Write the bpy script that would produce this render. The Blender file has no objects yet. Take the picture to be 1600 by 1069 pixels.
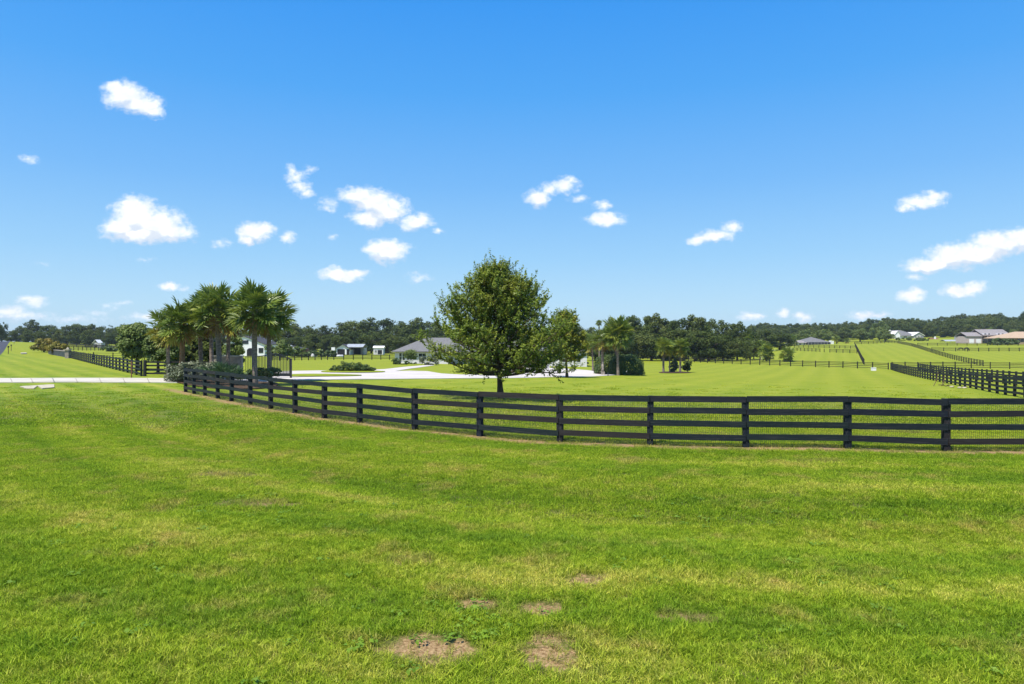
import bpy, bmesh, math, random
import numpy as np
from mathutils import Vector, Matrix, Euler

R = math.radians
SC = bpy.context.scene
COL = SC.collection

# ------------------------------------------------------------------ camera
F = 1600 * 24.0 / 36.0            # focal length in photo pixels
CH = 2.95                          # camera height
HZ = 534.5
cam = bpy.data.cameras.new('camera')
cam.lens = 24.0; cam.sensor_width = 36.0; cam.clip_start = 0.1; cam.clip_end = 6000
cam_o = bpy.data.objects.new('camera', cam)
cam_o.location = (0, 0, CH); cam_o.rotation_euler = (R(90), 0, 0)
COL.objects.link(cam_o); SC.camera = cam_o

SC.view_settings.view_transform = 'Standard'
SC.view_settings.look = 'None'
SC.view_settings.gamma = 1.0
SC.view_settings.use_curve_mapping = False
SC.view_settings.exposure = 0.75
SC.cycles.max_bounces = 8
SC.cycles.transparent_max_bounces = 8

# ------------------------------------------------------------------ node helper
class NT:
    def __init__(s, tree): s.t = tree; s.N = tree.nodes; s.L = tree.links
    def n(s, typ, ins=None, **props):
        nd = s.N.new(typ)
        for k, v in props.items(): setattr(nd, k, v)
        if ins:
            for k, v in ins.items():
                sock = nd.inputs[k]
                if isinstance(v, bpy.types.NodeSocket): s.L.new(v, sock)
                else: sock.default_value = v
        return nd
    def m(s, op, a, b=0.0, c=None, clamp=False):
        nd = s.N.new('ShaderNodeMath'); nd.operation = op; nd.use_clamp = clamp
        for i, v in enumerate((a, b, c)):
            if v is None: continue
            if isinstance(v, bpy.types.NodeSocket): s.L.new(v, nd.inputs[i])
            else: nd.inputs[i].default_value = v
        return nd.outputs[0]
    def vm(s, op, a, b=None):
        nd = s.N.new('ShaderNodeVectorMath'); nd.operation = op
        for i, v in enumerate((a, b)):
            if v is None: continue
            if isinstance(v, bpy.types.NodeSocket): s.L.new(v, nd.inputs[i])
            else: nd.inputs[i].default_value = v
        return nd
    def sm(s, v, a, b, lo=0.0, hi=1.0):
        nd = s.N.new('ShaderNodeMapRange'); nd.interpolation_type = 'SMOOTHSTEP'; nd.clamp = True
        s.L.new(v, nd.inputs[0]) if isinstance(v, bpy.types.NodeSocket) else None
        for i, x in zip((1, 2, 3, 4), (a, b, lo, hi)): nd.inputs[i].default_value = x
        return nd.outputs[0]
    def mix(s, f, a, b, mode='MIX'):
        nd = s.N.new('ShaderNodeMix'); nd.data_type = 'RGBA'; nd.blend_type = mode; nd.clamp_factor = True
        for i, v in ((0, f), (6, a), (7, b)):
            if isinstance(v, bpy.types.NodeSocket): s.L.new(v, nd.inputs[i])
            elif i == 0: nd.inputs[i].default_value = v
            else: nd.inputs[i].default_value = (v[0], v[1], v[2], 1)
        return nd.outputs[2]
    def noise(s, vec, scale, detail=3.0, rough=0.55, dist=0.0):
        nd = s.N.new('ShaderNodeTexNoise'); nd.inputs['Scale'].default_value = scale
        nd.inputs['Detail'].default_value = detail; nd.inputs['Roughness'].default_value = rough
        nd.inputs['Distortion'].default_value = dist
        if vec is not None: s.L.new(vec, nd.inputs['Vector'])
        return nd.outputs[0]
    def ramp(s, f, stops):
        nd = s.N.new('ShaderNodeValToRGB'); s.L.new(f, nd.inputs[0]); cr = nd.color_ramp
        while len(cr.elements) < len(stops): cr.elements.new(0.5)
        for e, (p, c) in zip(cr.elements, stops): e.position = p; e.color = (c[0], c[1], c[2], 1)
        return nd.outputs[0]

# ------------------------------------------------------------------ sky and sun
SUN = Vector((-0.31, -0.33, 0.89)).normalized()
sun_el = math.asin(SUN.z); sun_rot = math.atan2(SUN.x, SUN.y)
world = bpy.data.worlds.new('World'); SC.world = world; world.use_nodes = True
wt = world.node_tree
for nd in list(wt.nodes): wt.nodes.remove(nd)
W = NT(wt)
sky = W.n('ShaderNodeTexSky', sky_type='NISHITA', sun_disc=False, sun_elevation=sun_el, sun_rotation=sun_rot,
          altitude=0.0, air_density=1.0, dust_density=0.6, ozone_density=2.0)

# clouds: small fair-weather cumulus, given by direction (x/y, z/y), the same behind the camera
tc = W.n('ShaderNodeTexCoord')
sx = W.n('ShaderNodeSeparateXYZ', {0: tc.outputs['Generated']})
nz = W.sm(sx.outputs[2], -.001, .001)
clear = W.ramp(W.m('MAXIMUM', sx.outputs[2], 0.0), [(0.0, (.56, .80, .985)), (.05, (.47, .755, .995)), (.12, (.325, .65, 1.0)), (.22, (.180, .51, 1.0)), (.34, (.070, .405, .985)), (.46, (.025, .325, .96)), (1.0, (.02, .15, .55))])
cs = W.vm('SCALE', clear); cs.inputs['Scale'].default_value = 4.75
hs = W.mix(.90, sky.outputs[0], cs.outputs[0])
ay = W.m('MAXIMUM', W.m('ABSOLUTE', sx.outputs[1]), 0.02)
cu = W.m('DIVIDE', sx.outputs[0], ay); cv = W.m('DIVIDE', sx.outputs[2], ay)
P = W.n('ShaderNodeCombineXYZ', {0: cu, 1: cv, 2: 0.0}).outputs[0]
Pw = W.vm('MULTIPLY', P, (1.0, 1.35, 1.0)).outputs[0]
def wn(scale, off, detail=5.0, rough=0.55):
    v = W.vm('ADD', Pw, (off, off * .7, off)).outputs[0]
    return W.noise(v, scale, detail, rough)
n1 = wn(34.0, 1.3); n2 = wn(34.0, 7.7)
warp = W.n('ShaderNodeCombineXYZ', {0: W.m('MULTIPLY', W.m('SUBTRACT', n1, .5), .030),
                                    1: W.m('MULTIPLY', W.m('SUBTRACT', n2, .5), .022), 2: 0.0}).outputs[0]
Q = W.vm('ADD', P, warp).outputs[0]
# (px, py, half width, half height, strength) in photo pixels
PUFFS = [
 (196,148,38,22,1), (222,164,36,18,1), (240,176,20,12,.9), (180,138,24,12,.9),
 (45,248,17,8,.45),
 (212,340,42,32,1.15), (240,352,50,26,1.15), (268,364,38,16,1.1), (190,355,32,22,1.1), (222,367,60,12,1.1), (206,322,20,16,1),
 (398,362,28,15,1), (412,358,18,13,1), (386,375,15,9,.9), (450,371,14,10,.85), (345,380,18,7,.4), (228,406,16,5,.28),
 (464,276,18,14,.62), (470,292,17,13,.6), (480,302,16,9,.62), (455,268,12,12,.55), (482,264,11,8,.4),
 (516,318,13,14,.42), (508,326,14,6,.4),
 (562,306,36,15,.95), (588,318,38,22,1.05), (605,330,36,18,1), (578,342,30,14,1), (618,318,18,12,.9), (650,348,28,14,.9), (662,342,17,13,.85), (686,362,10,6,.55),
 (590,390,22,14,1.05), (608,394,32,18,1.1), (605,384,18,12,1), (536,430,38,10,1.1), (528,426,16,9,1), (562,429,15,8,.9),
 (520,372,9,7,.4), (655,432,22,7,.42), (648,436,12,6,.4),
 (266,447,17,7,.9), (288,451,10,5,.4), (50,472,27,9,.75), (40,470,18,9,.6), (12,487,34,12,.7), (30,494,60,9,.6), (66,411,14,5,.22),
 (172,480,18,6,.4), (190,474,16,5,.4), (150,490,22,5,.35), (232,496,40,8,.6), (250,490,24,7,.5), (110,500,60,7,.4),
 (842,310,21,18,.85), (858,296,14,12,.7), (882,290,24,12,.8), (893,283,15,9,.7), (905,312,19,8,.5), (942,321,17,9,.65), (946,342,33,11,.95), (936,340,20,10,.8),
 (1092,376,22,9,.8), (1118,368,30,11,.85), (1144,355,18,10,.7), (1105,372,24,9,.8),
 (1440,316,36,12,.9), (1460,308,24,10,.8), (1420,324,18,9,.7),
 (1455,412,44,14,1.05), (1490,400,44,22,1.1), (1520,398,46,18,1.1), (1560,380,44,20,1.1), (1596,374,36,20,1.1), (1440,418,30,10,1), (1545,392,40,16,1.05),
 (1500,455,32,11,1), (1520,450,24,11,1), (1430,435,15,7,.6), (1424,463,20,11,.9), (1432,458,13,9,.8),
 (1175,495,20,8,.75), (1183,494,16,7,.7), (1223,490,12,8,.7), (1252,495,17,8,.7), (1350,492,24,8,.75), (1372,494,24,6,.65), (1340,490,12,7,.6),
 (-120,360,60,26,1), (-170,372,50,18,1), (1720,300,60,24,1), (1800,430,70,20,1), (300,-260,90,40,1), (380,-240,70,34,1), (1250,-120,80,36,1), (1000,-420,110,60,1)]
M = None
for (px, py, hw, hh, st) in PUFFS:
    u0 = (px - 800) / F; v0 = (HZ - py) / F
    d = W.vm('MULTIPLY', W.vm('SUBTRACT', Q, (u0, v0, 0)).outputs[0], (F / (hw * 1.25), F / (hh * 1.25), 0)).outputs[0]
    ln = W.vm('LENGTH', d).outputs[1]
    b = W.m('MULTIPLY_ADD', ln, -st, st)
    M = b if M is None else W.m('SMOOTH_MAX', M, b, 0.10)
    if M is b: continue
MU = None
QU = W.vm('ADD', Q, (0.0, 0.0145, 0)).outputs[0]
for (px, py, hw, hh, st) in [p for p in PUFFS if p[2] * p[3] > 300 and p[1] > 0]:
    d = W.vm('MULTIPLY', W.vm('SUBTRACT', QU, ((px - 800) / F, (HZ - py) / F, 0)).outputs[0], (F / (hw * 1.25), F / (hh * 1.25), 0)).outputs[0]
    b = W.m('MULTIPLY_ADD', W.vm('LENGTH', d).outputs[1], -st, st)
    MU = b if MU is None else W.m('MAXIMUM', MU, b)
under = W.sm(W.m('SUBTRACT', MU, M), .0, .34)
fn = W.noise(Pw, 95.0, 6.0, 0.62)
M2 = W.m('MULTIPLY_ADD', W.m('SUBTRACT', fn, .5), 0.85, M)
ccol_u = under
dens = W.sm(M2, 0.0, 0.60)
dens = W.m('MULTIPLY', dens, W.sm(M, 0.0, 0.06))
sh = W.noise(W.vm('ADD', Pw, (3.1, .004, 0)).outputs[0], 60.0, 4.0, 0.5)
ccol = W.mix(W.sm(M2, .30, .80), (0.78, 0.88, 1.0), (1.0, 1.0, 1.0))
ccol = W.mix(W.m('MULTIPLY', W.sm(sh, .44, .66), .34), ccol, (0.68, 0.75, 0.86))
ccol = W.mix(W.m('MULTIPLY', ccol_u, .75), ccol, (.60, .69, .82))  # grey undersides: cloud shading painted into the sky colour
CLOUD = 5.6
cc = W.vm('SCALE', ccol); cc.inputs['Scale'].default_value = CLOUD
skyc = W.mix(W.m('MULTIPLY', dens, .97), hs, cc.outputs[0])
bg = W.n('ShaderNodeBackground', {'Color': skyc, 'Strength': 0.12})
wo = W.n('ShaderNodeOutputWorld', {'Surface': bg.outputs[0]})

sl = bpy.data.lights.new('sun', 'SUN'); sl.energy = 4.1; sl.angle = R(0.53); sl.color = (1.0, 0.955, 0.88)
so = bpy.data.objects.new('sun', sl); so.location = (-30, -15, 60)
so.rotation_euler = SUN.to_track_quat('Z', 'Y').to_euler(); COL.objects.link(so)

HAZE = 0.00013
# ------------------------------------------------------------------ terrain
YS = [0, 25, 45, 70, 100, 130, 160, 200, 250, 300, 350, 400, 470, 550, 650, 900, 1500, 4000]
TAB = {
 -1.30: [0, 0, 0, 0, 0, 0, 0, .5, 1.5, 2.5, 3, 3, 3, 3, 3, 3, 3, 3],
 -0.75: [0, 0, 0, 0, 0, 0, 0, .7, 2.3, 3.7, 4.0, 3.6, 3, 3, 3, 3, 3, 3],
 -0.69: [0, 0, 0, 0, 0, 0, 0, .4, 1.7, 2.6, 2.9, 2.6, 2.4, 3, 3, 3, 3, 3],
 -0.62: [0, 0, 0, 0, -.1, -.1, -.2, -.3, -.3, 0, .6, 1.2, 2, 3, 3, 3, 3, 3],
 -0.48: [0, 0, 0, -.1, -.2, -.4, -.6, -.7, -.7, -.3, 0, .6, 1.5, 2, 2, 3, 3, 3],
 -0.30: [0, 0, 0, -.25, -.7, -1.1, -1.4, -1.5, -1.5, -1.5, -1.2, -1, 0, 0, 0, 2, 3, 3],
 -0.15: [0, 0, -.1, -.5, -1.1, -1.6, -1.9, -2.0, -1.9, -1.7, -1.3, -1, 0, 0, 0, 2, 3, 3],
  0.05: [0, 0, -.25, -.75, -1.4, -2.0, -2.3, -2.4, -2.3, -2.1, -1.6, -1, 0, 0, 0, 2, 3, 3],
  0.20: [0, 0, -.3, -.9, -1.7, -2.3, -2.8, -2.9, -2.8, -2.5, -2, -1.2, 0, 2, 3, 4, 5, 5],
  0.30: [0, 0, -.4, -1.1, -1.9, -2.6, -3.0, -3.0, -2.8, -2, -.6, .8, 3.5, 7, 9, 9, 9, 9],
  0.40: [0, 0, -.5, -1.2, -2.0, -2.6, -2.9, -2.6, -1.6, -.8, .1, 1.0, 3.6, 8, 11, 11, 11, 11],
  0.55: [0, 0, -.6, -1.3, -2.1, -2.7, -2.9, -2.3, -.8, .6, 1.6, 2.4, 4.6, 9, 13, 13, 13, 13],
  0.66: [0, 0, -.7, -1.4, -2.2, -2.8, -3.0, -2.3, -1.0, .6, 2.0, 3.6, 6, 10, 14, 14, 14, 14],
  0.76: [0, 0, -.7, -1.4, -2.2, -2.8, -3.0, -2.4, -1.0, .7, 2.2, 4.2, 8, 12, 15, 15, 15, 15],
  1.30: [0, 0, -.7, -1.4, -2.2, -2.8, -3.0, -2.4, -1.0, .7, 2.2, 4.2, 8, 12, 15, 15, 15, 15],
}
_as = np.array(sorted(TAB)); _T = np.array([TAB[a] for a in _as], float)
_LY0, _LY1, NY, NA = math.log(20), math.log(4040), 500, 320
_ly = np.linspace(_LY0, _LY1, NY); _yy = np.exp(_ly) - 20 + 0.0
_af = np.linspace(-1.3, 1.3, NA)
def _gs(arr, sig, axis):
    k = int(sig * 3) + 1; w = np.exp(-0.5 * (np.arange(-k, k + 1) / sig) ** 2); w /= w.sum()
    p = np.pad(arr, [(k, k) if i == axis else (0, 0) for i in range(2)], mode='edge')
    return np.apply_along_axis(lambda v: np.convolve(v, w, 'valid'), axis, p)
_G = np.array([np.interp(_yy, YS, r) for r in _T])
_G = np.array([np.interp(_af, _as, _G[:, j]) for j in range(NY)])          # NY x NA
_G = _gs(_gs(_G, 9, 0), 6, 1)
def gz(x, y):
    x = np.asarray(x, float); y = np.asarray(y, float)
    yc = np.clip(y, 0.01, 3900); a = np.clip(x / np.maximum(yc, 3.0), -1.299, 1.299)
    fy = np.clip((np.log(yc + 20) - _LY0) / (_LY1 - _LY0) * (NY - 1), 0, NY - 1.001)
    fa = np.clip((a + 1.3) / 2.6 * (NA - 1), 0, NA - 1.001)
    iy = fy.astype(int); ia = fa.astype(int); ty = fy - iy; ta = fa - ia
    z = (_G[iy, ia] * (1 - ty) * (1 - ta) + _G[iy + 1, ia] * ty * (1 - ta) + _G[iy, ia + 1] * (1 - ty) * ta + _G[iy + 1, ia + 1] * ty * ta)
    w = np.clip((70 - y) / 40, 0, 1)
    b = (np.sin(x * .9 + 1.3 * np.sin(y * .37)) * np.sin(y * .8 + .6 * np.sin(x * .31 + 1)) * .022
         + np.sin(x * .33 + y * .21 + 1.0) * .03 + np.sin(y * 2.1 + .5 * np.sin(x * .5)) * .008)
    sw = y - (18.3 + 4.8 * np.log1p(np.exp(np.clip(-(x + 1) / 4, -40, 40))))
    z = z - .16 * np.exp(-((sw + 8.6) / 1.5) ** 2) * np.clip((x + 30) / 14, 0, 1) + .05 * np.exp(-((sw + 5.2) / 1.3) ** 2) * np.clip((x + 24) / 10, 0, 1)
    return z + b * w
def g1(x, y): return float(gz(x, y))
_RY = np.exp(np.linspace(math.log(3.5), math.log(1500), 6000))
def pix(px, py):
    """ground point seen at a photo pixel"""
    u = (px - 800) / F; v = (HZ - py) / F
    d = CH + v * _RY - gz(u * _RY, _RY)
    k = int(np.argmax(d <= 0))
    if d[k] > 0: k = len(_RY) - 1
    y = _RY[k]
    if k > 0 and d[k - 1] > 0:
        y = _RY[k - 1] + (_RY[k] - _RY[k - 1]) * d[k - 1] / (d[k - 1] - d[k])
    return Vector((u * y, y, g1(u * y, y)))
def at(px, Y):
    x = (px - 800) / F * Y
    return Vector((x, Y, g1(x, Y)))
def zat(py, Y): return CH + (HZ - py) / F * Y
def fence_y(x): return 18.3 + 4.8 * np.log1p(np.exp(-(np.asarray(x, float) + 1) / 4))

# ------------------------------------------------------------------ materials
MATS = {}
def mat(name):
    m = bpy.data.materials.new(name); m.use_nodes = True
    t = m.node_tree
    for nd in list(t.nodes): t.nodes.remove(nd)
    MATS[name] = m
    return m, NT(t)
def finish(N, bsdf, disp=None):
    N.n('ShaderNodeOutputMaterial', {'Surface': bsdf})
def bsdf(N, color, rough=0.7, spec=0.3, normal=None, metal=0.0):
    ins = {'Base Color': color if isinstance(color, bpy.types.NodeSocket) else (*color, 1), 'Roughness': rough,
           'Specular IOR Level': spec, 'Metallic': metal}
    if normal is not None: ins['Normal'] = normal
    return N.n('ShaderNodeBsdfPrincipled', ins).outputs[0]
def bump(N, h, strength=0.3, dist=0.02):
    return N.n('ShaderNodeBump', {'Height': h, 'Strength': strength, 'Distance': dist}).outputs[0]
def simple(name, c1, c2=None, scale=4.0, rough=0.7, spec=0.3, bmp=0.0, coords='Object', stretch=(1, 1, 1), rnd=0.0, metal=0.0):
    m, N = mat(name)
    tc = N.n('ShaderNodeTexCoord').outputs[coords]
    v = N.vm('MULTIPLY', tc, stretch).outputs[0]
    n = N.noise(v, scale, 5, .6)
    c = N.mix(N.sm(n, .3, .7), c1, c2 or c1)
    if rnd:
        oi = N.n('ShaderNodeObjectInfo').outputs['Random']
        c = N.mix(1.0, c, N.ramp(oi, [(0, (1 - rnd,) * 3), (1, (1 + rnd,) * 3)]), 'MULTIPLY')
    nm = bump(N, n, bmp, .02) if bmp else None
    finish(N, bsdf(N, c, rough, spec, nm, metal))
    return m

# grass colour shared by the ground and the blades: a function of place only
gg = bpy.data.node_groups.new('grass_colour', 'ShaderNodeTree')
gg.interface.new_socket('Color', in_out='OUTPUT', socket_type='NodeSocketColor')
gg.interface.new_socket('Soil', in_out='OUTPUT', socket_type='NodeSocketFloat')
G = NT(gg)
pos = G.n('ShaderNodeNewGeometry').outputs['Position']
p2 = G.vm('MULTIPLY', pos, (1, 1, 0)).outputs[0]
gs = G.n('ShaderNodeSeparateXYZ', {0: pos}); gx, gy = gs.outputs[0], gs.outputs[1]
ex = G.m('EXPONENT', G.m('MULTIPLY', G.m('ADD', gx, 1.0), -.25))
fy = G.m('MULTIPLY_ADD', G.m('LOGARITHM', G.m('ADD', ex, 1.0), math.e), 4.8, 18.3)
s_raw = G.m('SUBTRACT', gy, fy)
slope = G.m('MULTIPLY', G.m('DIVIDE', ex, G.m('ADD', ex, 1.0)), 1.2)
s_ = G.m('DIVIDE', s_raw, G.m('SQRT', G.m('ADD', G.m('MULTIPLY', slope, slope), 1.0)))     # signed distance from the front fence
nb = G.noise(p2, .22, 3, .5); nm_ = G.noise(p2, 1.9, 5, .65); nf = G.noise(p2, 7.0, 4, .65)
stv = G.n('ShaderNodeCombineXYZ', {0: G.m('MULTIPLY', gx, .10), 1: G.m('MULTIPLY', s_, 1.5), 2: 0.0}).outputs[0]
nst = G.noise(stv, 1.0, 4, .6); nw = G.noise(p2, .35, 2, .5)
far = G.sm(s_, .3, 5.0)
farther = G.sm(gy, 25.0, 90.0)
st1 = G.m('SINE', G.m('MULTIPLY_ADD', nw, 2.6, G.m('MULTIPLY', s_, 2.3)))
st2 = G.m('SINE', G.m('MULTIPLY_ADD', nw, 2.0, G.m('MULTIPLY', G.m('SUBTRACT', G.m('MULTIPLY', gx, .9), G.m('MULTIPLY', gy, .42)), 1.55)))
st = G.m('ADD', G.m('MULTIPLY', st1, G.m('SUBTRACT', .13, G.m('MULTIPLY', far, .13))), G.m('MULTIPLY', st2, G.m('MULTIPLY', far, .09)))
k = G.m('ADD', .5, G.m('MULTIPLY', G.m('SUBTRACT', nb, .5), .60))
k = G.m('ADD', k, G.m('MULTIPLY', G.m('SUBTRACT', nm_, .5), .90))
k = G.m('ADD', k, G.m('MULTIPLY', G.m('SUBTRACT', nf, .5), .45))
k = G.m('ADD', k, st)
k = G.m('ADD', k, G.m('MULTIPLY', G.m('SUBTRACT', nst, .5), .62))
NEAR_STOPS = [(0.06, (.072, .134, .010)), (.34, (.127, .199, .012)), (.58, (.180, .240, .016)), (.88, (.30, .305, .05))]
band = G.m('MULTIPLY', G.m('POWER', G.m('SUBTRACT', 1.0, G.sm(G.m('ABSOLUTE', G.m('SUBTRACT', G.m('ADD', gy, G.m('MULTIPLY', nw, .9)), G.m('MULTIPLY_ADD', gx, -.06, 8.95))), 0.0, .55)), 1.0), G.sm(gx, -2.6, 0.0))
dark_ = G.m('MULTIPLY', G.m('SUBTRACT', 1.0, G.sm(G.m('ABSOLUTE', G.m('SUBTRACT', G.m('ADD', gy, G.m('MULTIPLY', nw, .9)), G.m('MULTIPLY_ADD', gx, -.10, 9.95))), 0.0, .30)), G.sm(gx, -4.6, -2.0))
k = G.m('ADD', k, G.m('SUBTRACT', G.m('MULTIPLY', band, .24), G.m('MULTIPLY', dark_, .16)))
near_c = G.ramp(k, NEAR_STOPS)
far_c = G.ramp(k, [(0.0, (.145, .192, .010)), (.45, (.205, .242, .015)), (.8, (.262, .278, .024)), (1.0, (.32, .32, .055))])
c = G.mix(G.m('MULTIPLY_ADD', far, .55, G.m('MULTIPLY', farther, .45)), near_c, far_c)
ns = G.noise(p2, .85, 6, .68)
c = G.mix(G.m('MULTIPLY', G.sm(ns, .50, .70), G.m('MULTIPLY_ADD', far, -.3, .55)), c, (.30, .225, .07))
# bare soil
strip = G.m('SUBTRACT', 1.0, G.sm(G.m('ABSOLUTE', G.m('ADD', s_, .22)), .10, .62))
strip = G.m('MULTIPLY', G.m('MULTIPLY', strip, G.sm(G.noise(p2, 1.1, 4, .65), .30, .60)), G.sm(gx, -22.5, -21.0))
soil = strip
SOIL = [(-.78, 6.50, .52, .36), (.34, 7.50, .26, .26), (.36, 6.45, .32, .42), (-.40, 7.62, .30, .20), (.92, 8.45, .34, .22),
        (3.1, 17.2, .8, .35), (12.9, 22.6, 1.3, .7), (-1.4, 9.2, .5, .25), (1.9, 7.3, .4, .22), (-4.6, 12.4, .8, .4), (7.6, 16.8, .9, .35), (-6.2, 15.2, .9, .5)]
for i, (x0, y0, rx, ry) in enumerate(SOIL):
    d = G.vm('LENGTH', G.vm('MULTIPLY', G.vm('SUBTRACT', p2, (x0, y0, 0)).outputs[0], (1 / rx, 1 / ry, 0)).outputs[0]).outputs[1]
    d = G.m('ADD', d, G.m('MULTIPLY', G.m('SUBTRACT', G.noise(p2, 3.6, 6, .75), .5), 3.6))
    soil = G.m('MAXIMUM', soil, G.m('MULTIPLY', G.m('SUBTRACT', 1.0, G.sm(d, .35, 1.0)), .95 if i < 5 else .6))
G.n('NodeGroupOutput', {'Color': c, 'Soil': soil})

def grass_ground():
    m, N = mat('grass_ground')
    g = N.n('ShaderNodeGroup', node_tree=gg)
    pos = N.n('ShaderNodeNewGeometry').outputs['Position']
    fine = N.noise(pos, 30, 4, .7); f2 = N.noise(pos, 1.8, 5, .7)
    near = N.sm(N.n('ShaderNodeSeparateXYZ', {0: pos}).outputs[1], 16, 48, 1, 0)
    thatch = N.mix(N.sm(fine, .35, .65), (.03, .038, .008), (.11, .095, .035))  # thatch, its colour darkened to deepen the gaps between blades
    c = N.mix(N.m('MULTIPLY', near, .75), g.outputs['Color'], thatch)
    dirt = N.mix(N.sm(fine, .3, .7), (.15, .080, .033), (.42, .285, .145))
    c = N.mix(g.outputs['Soil'], c, dirt)
    nrm = bump(N, N.m('ADD', fine, N.m('MULTIPLY', f2, 2.0)), .5, .03)
    finish(N, bsdf(N, c, .9, .1, nrm)); return m
def blade_mat():
    m, N = mat('grass_blade')
    g = N.n('ShaderNodeGroup', node_tree=gg)
    oi = N.n('ShaderNodeObjectInfo').outputs['Random']
    ri = N.n('ShaderNodeNewGeometry').outputs['Random Per Island']
    c = N.mix(1.0, g.outputs['Color'], N.ramp(ri, [(0, (.60, .72, .6)), (.45, (1.55, 1.58, 1.4)), (.8, (2.5, 2.35, 2.2)), (1, (3.6, 3.0, 6.0))]), 'MULTIPLY')
    c = N.mix(1.0, c, N.ramp(oi, [(0, (.75, .82, .7)), (1, (1.25, 1.18, 1.2))]), 'MULTIPLY')
    c = N.mix(N.m('MULTIPLY', g.outputs['Soil'], .65), c, (.38, .29, .12))
    d = bsdf(N, c, .6, .08)
    t = N.n('ShaderNodeBsdfTranslucent', {'Color': c}).outputs[0]
    finish(N, N.n('ShaderNodeMixShader', {0: .45, 1: d, 2: t}).outputs[0]); return m
def leaf_mat(name, dark, light, yellow=None, scale=.5, trans=.3, rough=.5, rnd=.18, yamt=.0, spec=.3):
    m, N = mat(name)
    pos = N.n('ShaderNodeNewGeometry').outputs['Position']
    oi = N.n('ShaderNodeObjectInfo').outputs['Random']
    v = N.vm('ADD', pos, N.n('ShaderNodeCombineXYZ', {0: N.m('MULTIPLY', oi, 37.0)}).outputs[0]).outputs[0]
    n = N.noise(v, scale, 4, .65)
    ri = N.n('ShaderNodeNewGeometry').outputs['Random Per Island']
    f = N.m('ADD', N.sm(n, .32, .68, 0, .7), N.m('MULTIPLY', ri, .45))
    c = N.mix(f, dark, light)
    if yellow:
        n2 = N.noise(v, scale * .7, 3, .5)
        c = N.mix(N.m('MULTIPLY', N.sm(n2, .48, .66), yamt), c, yellow)
    c = N.mix(1.0, c, N.ramp(oi, [(0, (1 - rnd, 1 - rnd * .8, 1 - rnd)), (1, (1 + rnd, 1 + rnd * .8, 1 + rnd * .5))]), 'MULTIPLY')
    d = bsdf(N, c, rough, spec)
    t = N.n('ShaderNodeBsdfTranslucent', {'Color': c}).outputs[0]
    finish(N, N.n('ShaderNodeMixShader', {0: trans, 1: d, 2: t}).outputs[0]); return m

M_GROUND = grass_ground(); M_BLADE = blade_mat()
M_WEED = leaf_mat('weed_leaf', (.10, .20, .012), (.19, .30, .02), scale=8, trans=.3)
def fence_mat():
    m, N = mat('black_fence_paint')
    tc = N.n('ShaderNodeTexCoord').outputs['Object']; oi = N.n('ShaderNodeObjectInfo').outputs['Random']
    v = N.vm('ADD', N.vm('MULTIPLY', tc, (2.2, 9, 9)).outputs[0], N.n('ShaderNodeCombineXYZ', {0: N.m('MULTIPLY', oi, 91.0), 1: N.m('MULTIPLY', oi, 17.0)}).outputs[0]).outputs[0]
    n = N.noise(v, 1.6, 6, .7)
    base = N.ramp(oi, [(0, (.009, .014, .019)), (.3, (.008, .017, .017)), (.55, (.013, .016, .021)), (.8, (.024, .020, .018)), (1, (.009, .014, .023))])
    worn = N.mix(N.sm(n, .50, .74), base, (.075, .070, .068))
    v2 = N.vm('MULTIPLY', v, (1.5, 1, 1)).outputs[0]
    worn = N.mix(N.m('MULTIPLY', N.sm(N.noise(v2, 4.5, 3, .5), .66, .74), .5), worn, (.16, .14, .12))
    finish(N, bsdf(N, worn, .7, .2, bump(N, n, .25, .01))); return m
M_FENCE = fence_mat()
M_FENCE_FAR = simple('weathered_black_paint', (.012, .013, .013), (.034, .033, .028), 3.0, .75, .2)
M_WIRE = simple('galvanised_wire', (.05, .06, .05), (.09, .09, .08), 3, .5, .5)
M_IRON = simple('black_iron', (.012, .014, .018), (.02, .022, .026), 3, .4, .5)
M_DRIVE = simple('pale_concrete', (.43, .39, .32), (.54, .50, .42), .35, .85, .2, .1)
M_DRIVE2 = simple('pale_paving', (.46, .41, .37), (.56, .51, .46), .22, .85, .2, .1)
M_ASPHALT = simple('asphalt', (.045, .045, .055), (.065, .065, .078), 2, .9, .2, .2)
M_LINE = simple('road_paint', (.6, .58, .5), (.7, .68, .6), 4, .7)
M_BARK = simple('bark', (.045, .034, .025), (.12, .095, .07), 6, .9, .1, .6, stretch=(1, 1, .25))
M_PTRUNK = simple('palm_trunk_bark', (.13, .10, .08), (.27, .22, .18), 5, .9, .1, .7, stretch=(1, 1, 2.2))
M_PTRUNK2 = simple('palm_boot_bark', (.16, .09, .045), (.30, .18, .09), 7, .9, .1, .6)
M_PALM = leaf_mat('palm_leaf', (.062, .122, .018), (.225, .285, .05), (.40, .38, .05), scale=.5, trans=.28, rough=.38, yamt=.4, spec=.4)
M_PALMETTO = leaf_mat('palmetto_leaf', (.045, .10, .045), (.13, .20, .09), scale=1, trans=.2, rough=.4)
M_PALMY = leaf_mat('palm_leaf_yellowing', (.20, .20, .03), (.38, .34, .05), scale=1, trans=.25, rough=.5)
M_PALMD = leaf_mat('palm_leaf_dead', (.17, .10, .035), (.33, .22, .08), scale=1, trans=.15, rough=.8)
M_ELM = leaf_mat('elm_leaf', (.074, .142, .020), (.28, .345, .042), (.40, .38, .05), scale=.9, trans=.40, yamt=.35, rnd=.05, rough=.45)
M_ELM2 = leaf_mat('yellowing_leaf', (.080, .130, .014), (.24, .275, .028), (.40, .34, .03), scale=.8, trans=.35, yamt=.4, rnd=.05)
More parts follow.
